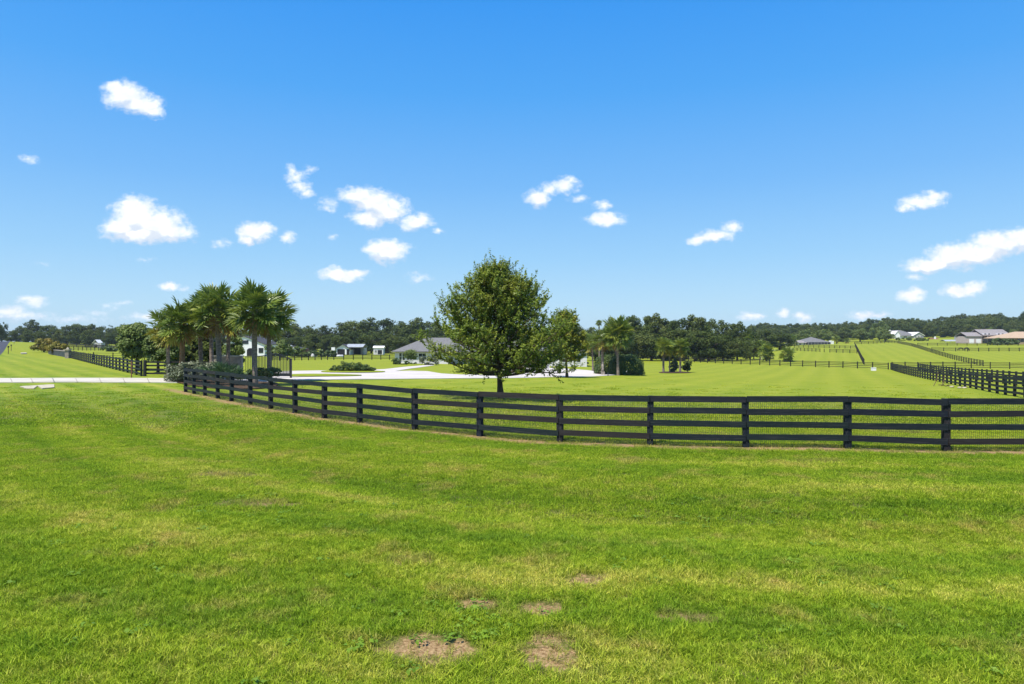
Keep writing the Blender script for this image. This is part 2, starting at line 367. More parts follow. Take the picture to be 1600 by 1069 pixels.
M_OAK = leaf_mat('oak_leaf', (.040, .066, .017), (.125, .158, .045), (.18, .19, .05), scale=.13, spec=.05, rough=.8, trans=.28, yamt=.3, rnd=.30)
M_OAKL = leaf_mat('light_oak_leaf', (.085, .135, .03), (.22, .27, .065), scale=.4, trans=.35, rnd=.22)
M_SHRUB = leaf_mat('shrub_leaf', (.032, .062, .014), (.095, .14, .03), scale=1.5, trans=.15, rnd=.2)
M_SHRUBL = leaf_mat('pale_shrub_leaf', (.10, .13, .035), (.24, .25, .09), scale=1.5, trans=.2, rnd=.15)
M_SHRUBY = leaf_mat('golden_shrub_leaf', (.11, .12, .012), (.28, .24, .02), (.30, .17, .02), scale=.6, trans=.2, rnd=.1, yamt=.5)
M_JUNI = leaf_mat('grey_shrub_leaf', (.075, .095, .05), (.17, .19, .11), scale=1.2, trans=.15, rnd=.1)
M_MULCH = simple('mulch', (.05, .028, .016), (.12, .075, .045), 6, .95, .1, .6)
M_WHITE = simple('white_paint', (.79, .77, .79), (.83, .81, .83), 1, .6)
M_STUCCO = simple('pale_stucco', (.64, .61, .63), (.70, .67, .69), 1, .8)
M_CREAM = simple('cream_stucco', (.66, .60, .48), (.72, .66, .54), 1, .8)
M_TAN = simple('tan_stucco', (.50, .36, .22), (.56, .42, .28), 1, .8)
M_PINK = simple('pink_grey_siding', (.42, .335, .315), (.48, .39, .365), 1, .8)
M_GREYW = simple('grey_siding', (.40, .38, .36), (.46, .44, .42), 1, .8)
M_BRICK = simple('dark_red_brick', (.14, .055, .04), (.22, .10, .07), 8, .9)
M_ROOF = simple('grey_shingle', (.125, .122, .122), (.185, .18, .178), 2.5, .85, .2, .3, stretch=(1, 1, 4))
M_ROOFD = simple('dark_shingle', (.045, .045, .05), (.075, .072, .075), 2.5, .85, .2, .3)
M_ROOFT = simple('tan_tile_roof', (.36, .255, .165), (.46, .34, .235), 2.5, .85, .2, .3)
M_ROOFG = simple('light_grey_roof', (.20, .18, .175), (.29, .26, .25), 2.0, .8, .2, .3)
M_ROOFM = simple('metal_roof', (.30, .31, .32), (.40, .41, .42), 1, .45, .5)
M_GLASS = simple('dark_glass', (.015, .02, .026), (.03, .04, .05), 1, .08, .6)
M_DARK = simple('dark_opening', (.012, .012, .014), (.02, .02, .022), 1, .9)
M_SCREEN = simple('dark_screen', (.022, .026, .034), (.045, .05, .06), 1, .6)
M_STONE = simple('grey_stone', (.22, .19, .155), (.33, .29, .24), 3, .9, .2, .4)
M_STONEP = simple('pale_stone', (.38, .33, .24), (.48, .43, .33), 3, .9, .2, .4)
M_RUST = simple('rusty_steel', (.10, .045, .022), (.20, .10, .05), 8, .8)
M_HORSE = simple('dark_coat', (.014, .011, .010), (.03, .022, .018), 3, .5)
M_WOOD = simple('brown_wood', (.10, .06, .035), (.18, .115, .07), 4, .8)

# ------------------------------------------------------------------ object helpers
def link(o, parent=None):
    COL.objects.link(o)
    if parent is not None: o.parent = parent
    return o
def tag(o, label=None, cat=None, group=None, kind=None):
    if label: o['label'] = label
    if cat: o['category'] = cat
    if group: o['group'] = group
    if kind: o['kind'] = kind
    return o
def thing(name, label, cat, loc=(0, 0, 0), rotz=0.0, group=None):
    o = bpy.data.objects.new(name, None); o.empty_display_size = .3
    COL.objects.link(o); o.location = loc; o.rotation_euler = (0, 0, rotz)
    return tag(o, label, cat, group)
class MB:
    def __init__(s): s.v = []; s.f = []
    def add(s, vs, fs):
        k = len(s.v); s.v.extend([tuple(v) for v in vs]); s.f.extend([tuple(i + k for i in f) for f in fs]); return s
    def box(s, x0, x1, y0, y1, z0, z1):
        return s.add([(x0, y0, z0), (x1, y0, z0), (x1, y1, z0), (x0, y1, z0), (x0, y0, z1), (x1, y0, z1), (x1, y1, z1), (x0, y1, z1)],
                     [(0, 3, 2, 1), (4, 5, 6, 7), (0, 1, 5, 4), (1, 2, 6, 5), (2, 3, 7, 6), (3, 0, 4, 7)])
    def tube(s, pts, rad, n=8, cap=True):
        pts = [Vector(p) for p in pts]; rings = []
        for i, p in enumerate(pts):
            d = (pts[min(i + 1, len(pts) - 1)] - pts[max(i - 1, 0)])
            d = d.normalized() if d.length > 1e-9 else Vector((0, 0, 1))
            a = d.cross(Vector((0, 1, 0.013)) if abs(d.y) < .9 else Vector((1, 0, 0))).normalized(); b = d.cross(a)
            r = rad[i] if hasattr(rad, '__len__') else rad
            rings.append([p + (a * math.cos(t) + b * math.sin(t)) * r for t in [2 * math.pi * j / n for j in range(n)]])
        vs = [q for r in rings for q in r]; fs = []
        for i in range(len(pts) - 1):
            for j in range(n):
                fs.append((i * n + j, i * n + (j + 1) % n, (i + 1) * n + (j + 1) % n, (i + 1) * n + j))
        if cap:
            fs.append(tuple(range(n - 1, -1, -1))); fs.append(tuple((len(pts) - 1) * n + j for j in range(n)))
        return s.add(vs, fs)
    def mesh(s, name, m, smooth=False):
        me = bpy.data.meshes.new(name); me.from_pydata(s.v, [], s.f); me.materials.append(m)
        if smooth: me.polygons.foreach_set('use_smooth', [True] * len(me.polygons))
        me.update(); return me
    def build(s, name, m, parent=None, smooth=False):
        return link(bpy.data.objects.new(name, s.mesh(name, m, smooth)), parent)
def mobj(name, me, parent=None, loc=(0, 0, 0), rot=(0, 0, 0), scale=(1, 1, 1)):
    o = bpy.data.objects.new(name, me); link(o, parent); o.location = loc; o.rotation_euler = rot; o.scale = scale; return o
def npmesh(name, verts, nper, m):
    """mesh from separate faces of nper vertices each"""
    nv = len(verts); nf_ = nv // nper
    me = bpy.data.meshes.new(name); me.vertices.add(nv); me.vertices.foreach_set('co', verts.astype(np.float32).ravel())
    me.loops.add(nv); me.loops.foreach_set('vertex_index', np.arange(nv, dtype=np.int32))
    me.polygons.add(nf_); me.polygons.foreach_set('loop_start', np.arange(0, nv, nper, dtype=np.int32))
    me.polygons.foreach_set('loop_total', np.full(nf_, nper, dtype=np.int32))
    me.materials.append(m); me.update(calc_edges=True); me.validate(); return me

# ------------------------------------------------------------------ ground
def build_ground():
    rows = [-400, -200, -100, -50, -25, -12, -5, 0]
    rows += list(np.exp(np.linspace(math.log(10), math.log(3800), 230)) - 8)
    av = np.linspace(-2.6, 2.6, 180)
    X = []; Yv = []
    for y in rows:
        X.append(av * max(y + 8, 14 if y > -5 else -y + 10)); Yv.append(np.full(len(av), y))
    X = np.array(X); Yv = np.array(Yv); Z = gz(X, Yv)
    nr, nc = X.shape
    vs = np.stack([X, Yv, Z], -1).reshape(-1, 3)
    fs = [(i * nc + j, i * nc + j + 1, (i + 1) * nc + j + 1, (i + 1) * nc + j) for i in range(nr - 1) for j in range(nc - 1)]
    me = bpy.data.meshes.new('ground'); me.from_pydata(vs.tolist(), [], fs); me.materials.append(M_GROUND)
    me.polygons.foreach_set('use_smooth', [True] * len(me.polygons)); me.update()
    o = link(bpy.data.objects.new('ground', me)); o['kind'] = 'structure'
build_ground()

mh, NH = mat('haze_air')
NH.n('ShaderNodeOutputMaterial', {'Volume': NH.n('ShaderNodeVolumePrincipled', {'Color': (.86, .93, 1, 1), 'Density': HAZE, 'Anisotropy': .3}).outputs[0]})
ho = MB().box(-11500, 11500, -430, 3990, -6, 46).build('haze', mh); ho['kind'] = 'stuff'; ho['label'] = 'thin pale haze in the air over the far trees'
POLYS = []
def drape(name, poly, m, lift, step=2.0, curb=0.0, keep=True):
    """flat sheet over the terrain, from a world polygon"""
    bm = bmesh.new()
    pts = []
    for i, p in enumerate(poly):
        q = poly[(i + 1) % len(poly)]; n = max(1, int(math.hypot(q[0] - p[0], q[1] - p[1]) / step))
        for k_ in range(n): pts.append((p[0] + (q[0] - p[0]) * k_ / n, p[1] + (q[1] - p[1]) * k_ / n))
    vs = [bm.verts.new((x, y, 0)) for x, y in pts]
    f = bm.faces.new(vs)
    if f.normal.z < 0: f.normal_flip()
    xs = [p[0] for p in pts]; ys = [p[1] for p in pts]
    span = max(max(xs) - min(xs), max(ys) - min(ys))
    for ax, vals in ((0, xs), (1, ys)):
        st_ = max(step, span / 90.0); v = min(vals) + st_
        while v < max(vals):
            co = (v, 0, 0) if ax == 0 else (0, v, 0); no = (1, 0, 0) if ax == 0 else (0, 1, 0)
            bmesh.ops.bisect_plane(bm, geom=bm.verts[:] + bm.edges[:] + bm.faces[:], plane_co=co, plane_no=no); v += st_
    bmesh.ops.triangulate(bm, faces=bm.faces[:])
    bm.normal_update()
    for fc in bm.faces:
        if fc.normal.z < 0: fc.normal_flip()
    for v in bm.verts: v.co.z = g1(v.co.x, v.co.y) + lift
    if curb:
        be = [e for e in bm.edges if e.is_boundary]
        r = bmesh.ops.extrude_edge_only(bm, edges=be)
        for v in [g for g in r['geom'] if isinstance(g, bmesh.types.BMVert)]: v.co.z -= curb
    me = bpy.data.meshes.new(name); bm.to_mesh(me); bm.free(); me.materials.append(m)
    o = link(bpy.data.objects.new(name, me))
    o['kind'] = 'structure'
    if keep: POLYS.append(np.array(poly))
    return o
def pp(*pxs): return [tuple(pix(a, b)[:2]) for a, b in pxs]
def smooth_poly(p, it=2):
    for _ in range(it):
        q = []
        for i in range(len(p)):
            a, b = p[i], p[(i + 1) % len(p)]
            q += [(a[0] * .75 + b[0] * .25, a[1] * .75 + b[1] * .25), (a[0] * .25 + b[0] * .75, a[1] * .25 + b[1] * .75)]
        p = q
    return p
# road on the far left, running with the verge
rd = Vector((-.5854, .8108)); rn = Vector((-.8108, -.5854))
def road_pt(t, off): p = Vector((-4.2, 0)) + rd * t + rn * off; return (p.x, p.y)
drape('road', [road_pt(-90, 0), road_pt(620, 0), road_pt(620, 7), road_pt(-90, 7)], M_ASPHALT, .02, 5.0)
drape('road_marking', [road_pt(-90, 3.4), road_pt(610, 3.4), road_pt(610, 3.55), road_pt(-90, 3.55)], M_LINE, .03, 5.0, keep=False)
# drive: from the road past the gate, then along the lawn
drive = pp((288, 599), (380, 601.5), (455, 595.2), (560, 593.2), (650, 592.4), (720, 591.6), (800, 591.2), (870, 589.6), (925, 588.8), (960, 586.6), (972, 584.8),
           (940, 580.6), (900, 577.4), (868, 575.4), (832, 575.2), (800, 575.5), (776, 580), (770, 586.2), (720, 586), (690, 584.2), (668, 580.5), (640, 579.8), (617, 580.4),
           (640, 576.5), (665, 573.2), (680, 570.8), (662, 571.0), (630, 573.8), (600, 577.3), (560, 579.0), (520, 579.3), (455, 580.2), (430, 581.5), (400, 586), (350, 591), (288, 592.5))
strip_l = [road_pt(64.5, -.3), road_pt(70.8, -.3)]
a_, b_ = pix(10, 592.4), pix(10, 598.4)
e1, e2 = pix(289, 592.5), pix(289, 599)
drape('driveway_apron', [(a_.x - 9, a_.y), (e1.x, e1.y), (e2.x, e2.y), (b_.x - 9, b_.y)], M_DRIVE, .07, 2.0, .10)
drape('driveway', drive, M_DRIVE2, .05, 2.0, .08)
for i, pxj in enumerate((16, 48, 82, 118, 155, 192, 230, 266)):
    ja_, jb_ = pix(pxj, 592.45), pix(pxj + 3, 598.5)
    drape('paving_joint', [(ja_.x - .03, ja_.y), (ja_.x + .03, ja_.y), (jb_.x + .03, jb_.y), (jb_.x - .03, jb_.y)], M_SCREEN if i == 2 else M_STONE, .078, 2.0, keep=False)
# lawn islands inside the drive
drape('lawn_island', smooth_poly(pp((450, 586.4), (500, 585.8), (560, 587.2), (568, 588), (540, 589.2), (450, 590.4))), M_GROUND, .13, 2.0, .06, keep=False)
drape('lawn_island', smooth_poly(pp((500, 581.6), (520, 579.8), (560, 579.6), (585, 580.6), (606, 581.8), (590, 583.2), (540, 583.4), (505, 582.8))), M_GROUND, .13, 2.0, .06, keep=False)
# slab pieces beside the apron
def slab(pxs, label, h=.06):
    p = pp(*pxs); c = Vector((sum(q[0] for q in p) / len(p), sum(q[1] for q in p) / len(p)))
    z = g1(c.x, c.y); mb = MB(); n = len(p)
    mb.add([(q[0] - c.x, q[1] - c.y, -.1) for q in p] + [(q[0] - c.x, q[1] - c.y, h) for q in p],
           [tuple(range(n - 1, -1, -1)), tuple(range(n, 2 * n))] + [(i, (i + 1) % n, n + (i + 1) % n, n + i) for i in range(n)])
    me = mb.mesh('concrete_slab', M_STONEP); bm = bmesh.new(); bm.from_mesh(me); bmesh.ops.recalc_face_normals(bm, faces=bm.faces[:]); bm.to_mesh(me); bm.free()
    o = link(bpy.data.objects.new('concrete_slab', me)); o.location = (c.x, c.y, z); tag(o, label, 'slab')
slab([(31, 605), (55, 603.4), (59, 603.6), (53, 608), (40, 607.6)], 'left piece of broken pale concrete slab in the verge grass')
slab([(58, 603.4), (84.5, 601.8), (85, 606.5), (66, 608.4), (61, 605.6)], 'right larger piece of broken pale concrete slab below the drive')
slab([(32, 551.6), (41, 551.4), (42, 553.2), (33, 553.4)], 'small pale slab on the far left verge beyond the drive', .15)

# ------------------------------------------------------------------ fences
UNIT = MB().box(-.5, .5, -.5, .5, -.5, .5)
def unit_box(m):
    me = UNIT.mesh('plank', m); bm = bmesh.new(); bm.from_mesh(me)
    bm.to_mesh(me); bm.free(); return me
ME_BOARD = unit_box(M_FENCE); ME_POST = unit_box(M_FENCE); ME_BOARDF = unit_box(M_FENCE_FAR)
FR = random.Random(5)
def fence(label, pts, levels, bh, pw, ptop, side=-1, far_=False, wire=False, bt=.03, postjit=.0, group=None, name='board_fence', gaps=()):
    p0 = pts[0]; base = Vector((p0[0], p0[1], g1(*p0)))
    root = thing(name, label, 'fence', base, 0, group)
    mb_, mp_ = (ME_BOARDF, ME_BOARDF) if far_ else (ME_BOARD, ME_POST)
    P3 = [Vector((x, y, g1(x, y))) for x, y in pts]
    n = len(P3); wv = MB()
    for i, p in enumerate(P3):
        d = (P3[min(i + 1, n - 1)] - P3[max(i - 1, 0)]); yaw = math.atan2(d.y, d.x)
        h = ptop + FR.uniform(-.02, .02) + FR.uniform(0, postjit); q = p - base
        o = mobj('post', mp_, root, (q.x, q.y, q.z + h / 2 - .15), (FR.uniform(-.018, .018), FR.uniform(-.018, .018), yaw), (pw * (.8 if far_ else 1), pw * (.8 if far_ else 1), h + .3))
    for i in range(n - 1):
        if i in gaps: continue
        a, b = P3[i], P3[i + 1]; d = b - a; L = d.length; yaw = math.atan2(d.y, d.x); pit = math.atan2(d.z, math.hypot(d.x, d.y))
        nrm = Vector((math.sin(yaw), -math.cos(yaw), 0)) * (pw / 2 + bt / 2 + .003) * (-side)
        for lv in levels:
            ja, jb = FR.uniform(-.022, .022), FR.uniform(-.022, .022)
            mid = (a + b) / 2 - base + nrm; mid.z += lv + (ja + jb) / 2
            mobj('board', mb_, root, mid, (FR.uniform(-.02, .02), -pit + (ja - jb) / L, yaw), (L - .012, bt, bh * (.8 if far_ else 1) * FR.uniform(.95, 1.04)))
        if wire:
            wn_ = -nrm.normalized() * (pw / 2 + .006); nv = max(2, int(L / .052)); dv = d / nv; u = d.normalized()
            for k_ in range(nv):
                c0 = a - base + dv * k_ + wn_; w = u * .0034
                t = Vector((0, 0, levels[-1]))
                wv.add([c0 - w + Vector((0, 0, .03)), c0 + w + Vector((0, 0, .03)), c0 + w + t, c0 - w + t], [(0, 1, 2, 3)])
            for k_ in range(13):
                z = .05 + k_ * (levels[-1] - .05) / 12; w = Vector((0, 0, .0022)); c0 = a - base + wn_ * 1.02 + Vector((0, 0, z)); c1 = c0 + d
                wv.add([c0 - w, c1 - w, c1 + w, c0 + w], [(0, 1, 2, 3)])
    if wire:
        o = wv.build('wire_mesh', M_WIRE, root); o['kind'] = 'stuff'
    return root
# front fence: posts where the photo has them, on the curve of the verge
front_px = [1792, 1634, 1478, 1324, 1165, 1016, 875, 750, 648, 562, 507, 461, 423, 391, 362, 340, 320, 303, 290]
fp = []
for px in front_px:
    u = (px - 800) / F; lo, hi = 3.0, 80.0
    for _ in range(50):
        md = (lo + hi) / 2
        if md < fence_y(u * md): lo = md
        else: hi = md
    fp.append((u * lo, lo))
FRONT = fp
fence('long black four board fence with wire mesh curving across the foreground', fp, [.277, .64, 1.0, 1.335], .165, .165, 1.40, side=1, wire=True)
def line_pts(a, b, n): return [(a[0] + (b[0] - a[0]) * i / n, a[1] + (b[1] - a[1]) * i / n) for i in range(n + 1)]
LV = [.26, .60, .94, 1.25]
# left fence beside the road verge
c0 = pix(221, 588); c1 = pix(106, 558.5)
n_ = int(math.hypot(c1.x - c0.x, c1.y - c0.y) / 2.9)
fence('black board fence running along the left verge beyond the drive', line_pts((c0.x, c0.y), (c1.x, c1.y), n_), LV, .15, .16, 1.36, side=1, postjit=.06)
fence('short black four board fence from the verge corner to the grey shrub', [(c0.x + .3, c0.y), (c0.x + 2.4, c0.y), (c0.x + 4.7, c0.y + .1), (c0.x + 6.8, c0.y + .2)], LV, .15, .2, 1.4, side=1)
# right side: lane between two fences
r0 = pix(1640, 629); r1 = pix(1592, 619); r2 = pix(1533, 607); r3 = pix(1463, 592); r4 = pix(1424, 583.6); r5 = pix(1392, 577.5)
def poly_pts(ps, sp):
    out = []; ps = [Vector((p[0], p[1])) for p in ps]
    tot = sum((ps[i + 1] - ps[i]).length for i in range(len(ps) - 1)); n = max(1, round(tot / sp))
    for k_ in range(n + 1):
        d = tot * k_ / n
        for i in range(len(ps) - 1):
            L = (ps[i + 1] - ps[i]).length
            if d <= L + 1e-6 or i == len(ps) - 2:
                q = ps[i] + (ps[i + 1] - ps[i]) * min(1, d / L); out.append((q.x, q.y)); break
            d -= L
    return out
lane = poly_pts([r0, r5], 2.7)
fence('black board fence receding along the right side of the mown field', lane, LV, .16, .17, 1.38, side=1, postjit=.05)
q0, q1 = Vector(r0[:2]), Vector(r5[:2]); dv_ = (q1 - q0).normalized(); nv_ = Vector((dv_.y, -dv_.x))
if nv_.x < 0: nv_ = -nv_
lane2 = poly_pts([q0 + nv_ * 5.5 - dv_ * 4, q1 + nv_ * 5.0], 2.7)
fence('second black board fence beyond the lane, parallel to the field fence', lane2, LV, .16, .17, 1.38, side=1, postjit=.05)
# bottom of the field
f0 = pix(985, 559.5); f1 = pix(1100, 567.0); f2 = pix(1240, 572.5); f3 = pix(1388, 577.5)
LF = [.3, .66, 1.02, 1.30]
fence('dark board fence along the bottom of the mown field by the wood', poly_pts([f0, f1, f2, f3], 3.4), LF, .14, .20, 1.42, far_=True, postjit=.08)
g0 = pix(1394, 576.6); g1_ = pix(1640, 577.5)
fence('dark board fence along the foot of the right hill paddocks', poly_pts([g0, pix(1500, 575.6), g1_], 3.4), LF, .14, .20, 1.42, far_=True, postjit=.08)
fence('dark fence climbing the hill between the two large paddocks', poly_pts([pix(1536, 572.4), pix(1490, 562), pix(1450, 549.5), pix(1424, 541), pix(1402, 536.4), pix(1388, 535.2)], 3.6), LF, .15, .22, 1.42, far_=True)
fence('thin dark fence going straight up the hill left of the bright paddock', poly_pts([pix(1350, 570), pix(1343, 556), pix(1336, 541)], 3.6), LF, .14, .22, 1.38, far_=True)
fence('dark fence along the crest of the bright hill paddock', poly_pts([pix(1335, 538.0), pix(1360, 537.4), pix(1388, 536.0)], 3.8), LF, .15, .22, 1.4, far_=True)
fence('upper thin fence across the slope below the grey hill house', poly_pts([pix(1241, 543), pix(1290, 544), pix(1338, 545.2)], 4.2), LF, .12, .22, 1.35, far_=True)
fp2 = poly_pts([pix(1240, 548), pix(1290, 550.6), pix(1339, 552.4)], 3.8)
fence('lower thin fence across the slope below the grey hill house', fp2, LF, .12, .22, 1.35, far_=True, gaps=(len(fp2) // 2, len(fp2) // 2 + 1))
fence('upper fence across the right paddock below the pink house', poly_pts([pix(1434, 540.4), pix(1520, 540.2), pix(1640, 540.6)], 4.2), LF, .13, .24, 1.4, far_=True)
fence('lower fence across the right paddock where dark horses graze', poly_pts([pix(1456, 548.6), pix(1520, 549.3), pix(1640, 549.0)], 4.2), LF, .13, .26, 1.42, far_=True)
# left middle distance
fence('dark board fence across the paddock behind the drive and gate', poly_pts([pix(425, 563.5), pix(520, 562.3), pix(622, 562.0)], 3.0), LF, .15, .2, 1.42, far_=True, postjit=.05)
fence('wire like fence with dark posts behind the left light green tree', poly_pts([pix(146, 562.4), pix(200, 562.4), pix(262, 563.2), pix(345, 564.5)], 2.9), [.4, .8, 1.15], .07, .18, 1.22, far_=True, postjit=.1)
fence('far left dark fence below the oak wood', poly_pts([pix(108, 547.8), pix(160, 547.8)], 3.4), LF, .14, .2, 1.4, far_=True)
fence('farthest left black fence at the foot of the oak wood', poly_pts([at(92, 285), at(230, 285)], 3.8), LF, .3, .25, 1.6, far_=True)
fence('pale slope fence behind the white garage barn', poly_pts([at(478, 262), at(520, 262)], 3.4), LF, .13, .2, 1.4, far_=True)
fence('distant dark fence behind the white shed and garage barn', poly_pts([at(566, 262), at(690, 262)], 3.6), LF, .13, .2, 1.4, far_=True)

# ------------------------------------------------------------------ foliage meshes
def unit_rand(rng, n):
    v = rng.normal(size=(n, 3)); return v / np.linalg.norm(v, axis=1, keepdims=True)
def cards(rng, pos, nrm, size, aspect=1.6):
    """one rhombic leaf per position"""
    n = len(pos)
    r = unit_rand(rng, n); a = np.cross(nrm, r); a /= np.linalg.norm(a, axis=1, keepdims=True) + 1e-9; b = np.cross(nrm, a)
    s = size[:, None] if hasattr(size, '__len__') else size
    L = a * s; Wd = b * s / aspect
    bend = nrm * s * .18
    v = np.stack([pos - L, pos + Wd * rng.uniform(.7, 1.2, (n, 1)) + bend, pos + L * rng.uniform(.8, 1.1, (n, 1)), pos - Wd * rng.uniform(.7, 1.2, (n, 1)) + bend], 1)
    return v.reshape(-1, 3)
def lobed(name, seed, c, rad, nl, lr, nleaf, ls, m, flat_base=None, fill=.35, out=.7, flip=.9):
    """foliage volume: leaf cards on many lobes spread through an ellipsoid"""
    rng = np.random.default_rng(seed)
    d = unit_rand(rng, nl); rr = np.where(rng.random(nl) < fill, rng.uniform(.2, .75, nl), rng.uniform(.74, 1.0, nl))
    cen = d * rr[:, None]
    lrad = rng.uniform(lr[0], lr[1], nl)
    cen = cen * (np.array(rad) - lrad.mean() * .6)
    w = lrad ** 2; w /= w.sum()
    li = rng.choice(nl, nleaf, p=w)
    dd = unit_rand(rng, nleaf); dd[:, 2] = np.where((dd[:, 2] < -.35) & (rng.random(nleaf) < flip), -dd[:, 2], dd[:, 2])
    pr = lrad[li] * (rng.uniform(.3, 1.0, nleaf) ** .45) * rng.uniform(.9, 1.22, nleaf)
    p = cen[li] + dd * pr[:, None] * np.array([1, 1, .8]) + np.array(c)
    if flat_base is not None:
        p[:, 2] = np.where(p[:, 2] < flat_base, flat_base + rng.uniform(0, .15, nleaf) * rad[2], p[:, 2])
    nn = dd * out + unit_rand(rng, nleaf) * .55 + np.array([0, 0, .25]); nn /= np.linalg.norm(nn, axis=1, keepdims=True)
    sz = rng.uniform(ls[0], ls[1], nleaf)
    return npmesh(name, cards(rng, p, nn, sz, 1.5), 4, m)

# far oaks: a few crowns shared by many trees, 14 m tall
OAKS = []
for i, (rx, rz, cz, nl) in enumerate([(6.4, 7.1, 6.7, 46), (5.6, 7.2, 6.7, 42), (7.6, 6.6, 7.0, 52), (5.0, 7.3, 6.6, 40), (6.2, 7.0, 6.8, 44)]):
    OAKS.append(lobed('crown', 100 + i, (0, 0, cz), (rx, rx * .92, rz), nl + 20, (.7, 1.9), 7600, (.16, .40), M_OAK, fill=.3, out=.5, flip=.0))
OAKL = [lobed('crown', 140 + i, (0, 0, 7.1), (6.4, 6.0, 6.6), 48, (.9, 1.9), 5200, (.2, .45), M_OAKL, fill=.3, out=.5, flip=.3) for i in range(2)]
def trunk_mesh(seed, h, r, spread, m=M_BARK, nlimb=5, top=.9):
    rr = random.Random(seed); mb = MB()
    bend = [Vector((rr.uniform(-1, 1) * .05 * h * t, rr.uniform(-1, 1) * .05 * h * t, h * t)) for t in (0, .25, .5, .75, 1)]
    bend[0] = Vector((0, 0, -.25))
    mb.tube(bend, [r * 1.35, r, r * .85, r * .6, r * .3], 8)
    for k_ in range(nlimb):
        a = k_ * 2.4 + rr.uniform(-.4, .4); t = rr.uniform(.35, .75); p = bend[1].lerp(bend[3], (t - .25) / .5 if t > .25 else 0)
        L = spread * rr.uniform(.7, 1.1); q = p + Vector((math.cos(a) * L * .5, math.sin(a) * L * .5, L * .45)); s_ = p + Vector((math.cos(a) * L, math.sin(a) * L, L * .75))
        mb.tube([p, q, s_], [r * .5, r * .32, r * .1], 6)
    return mb.mesh('trunk', m, True)
OAKT = [trunk_mesh(50 + i, 9.5, .38, 4.0) for i in range(3)]
TR = random.Random(11)
def far_tree(px, Y, top_py, label, group=None, light=False, wide=1.0, name='oak_tree', cat='tree', vi=None):
    p = at(px, Y); h = (zat(top_py, Y) - p.z) / 14.0
    root = thing(name, label, cat, p, TR.uniform(0, 6.28), group)
    c = (OAKL if light else OAKS)[(vi if vi is not None else TR.randrange(99)) % (2 if light else 5)]
    w = h * wide * TR.uniform(.92, 1.1)
    mobj('crown', c, root, (0, 0, 0), (0, 0, TR.uniform(0, 6.28)), (w, w, h))
    mobj('trunk', OAKT[TR.randrange(3)], root, (0, 0, 0), (0, 0, 0), (w, w, h))
    return root
def row(pxs, Yr, label, group, **kw):
    for px, top in pxs: far_tree(px, TR.uniform(*Yr), top, label, group, **kw)
jit = lambda a, s: a + TR.uniform(-s, s)
# left wood along the skyline
L1 = [(-45, 506), (-12, 503), (30, 509), (52, 499), (78, 505), (104, 508), (124, 503), (146, 504), (168, 505), (190, 509), (214, 512), (240, 513)]
row(L1, (385, 430), 'dark green oak in the skyline wood beside the far left road', 'oaks of the far left wood', wide=1.15)
L2 = [(18, 516), (42, 515), (66, 514), (92, 517), (116, 515), (140, 513), (165, 516), (186, 515), (208, 518), (232, 520), (256, 519)]
row(L2, (330, 370), 'smaller oak at the front edge of the far left wood', 'front oaks of the far left wood', wide=1.3)
row([(p_, 521 + (p_ * 7) % 4) for p_ in range(-70, 260, 22)], (432, 450), 'low dark tree in the far left wood behind the road crest', 'low trees of the far left wood', wide=2.0)
far_tree(2, 300, 500, 'tall dark tree cut by the left edge beside the road', wide=.55)
# middle wood behind barn and house
M1 = [(a_m, b_m - 3) for a_m, b_m in [(262, 516), (290, 515), (318, 516), (346, 514), (374, 515), (402, 513), (430, 512), (456, 508), (482, 507), (508, 511), (534, 507), (556, 500), (578, 499), (602, 500), (626, 499), (650, 499), (672, 502), (694, 506), (722, 508), (752, 510), (782, 512), (812, 511), (842, 513), (872, 512), (900, 510), (922, 514)]]
row(M1, (300, 345), 'dark green oak in the wood behind the barns and grey house', 'oaks behind the barns', wide=1.35)
M2 = [(440, 525), (462, 523), (486, 520), (510, 523), (532, 522), (556, 518), (580, 516), (604, 520), (628, 518), (652, 516), (676, 518), (700, 520), (730, 520), (770, 524), (810, 524), (850, 524), (890, 524)]
row(M2, (268, 292), 'oak at the front edge of the wood behind the barns', 'front oaks behind the barns', wide=1.35)
# wood right of the house
R1 = [(958, 496), (984, 488), (1004, 492), (1020, 489), (1044, 497), (1064, 493), (1086, 491), (1108, 498), (1130, 500), (1152, 502), (1170, 508)]
row(R1, (226, 250), 'tall dark oak in the wood behind the right palms', 'tall oaks behind the right palms', wide=1.0)
R2 = [(930, 522), (952, 518), (974, 514), (996, 512), (1018, 516), (1040, 514), (1062, 512), (1086, 512), (1108, 515), (1130, 520), (1152, 524), (1172, 528)]
row(R2, (200, 216), 'broad oak at the front edge of the wood by the field fence', 'front oaks by the field fence', wide=1.3)
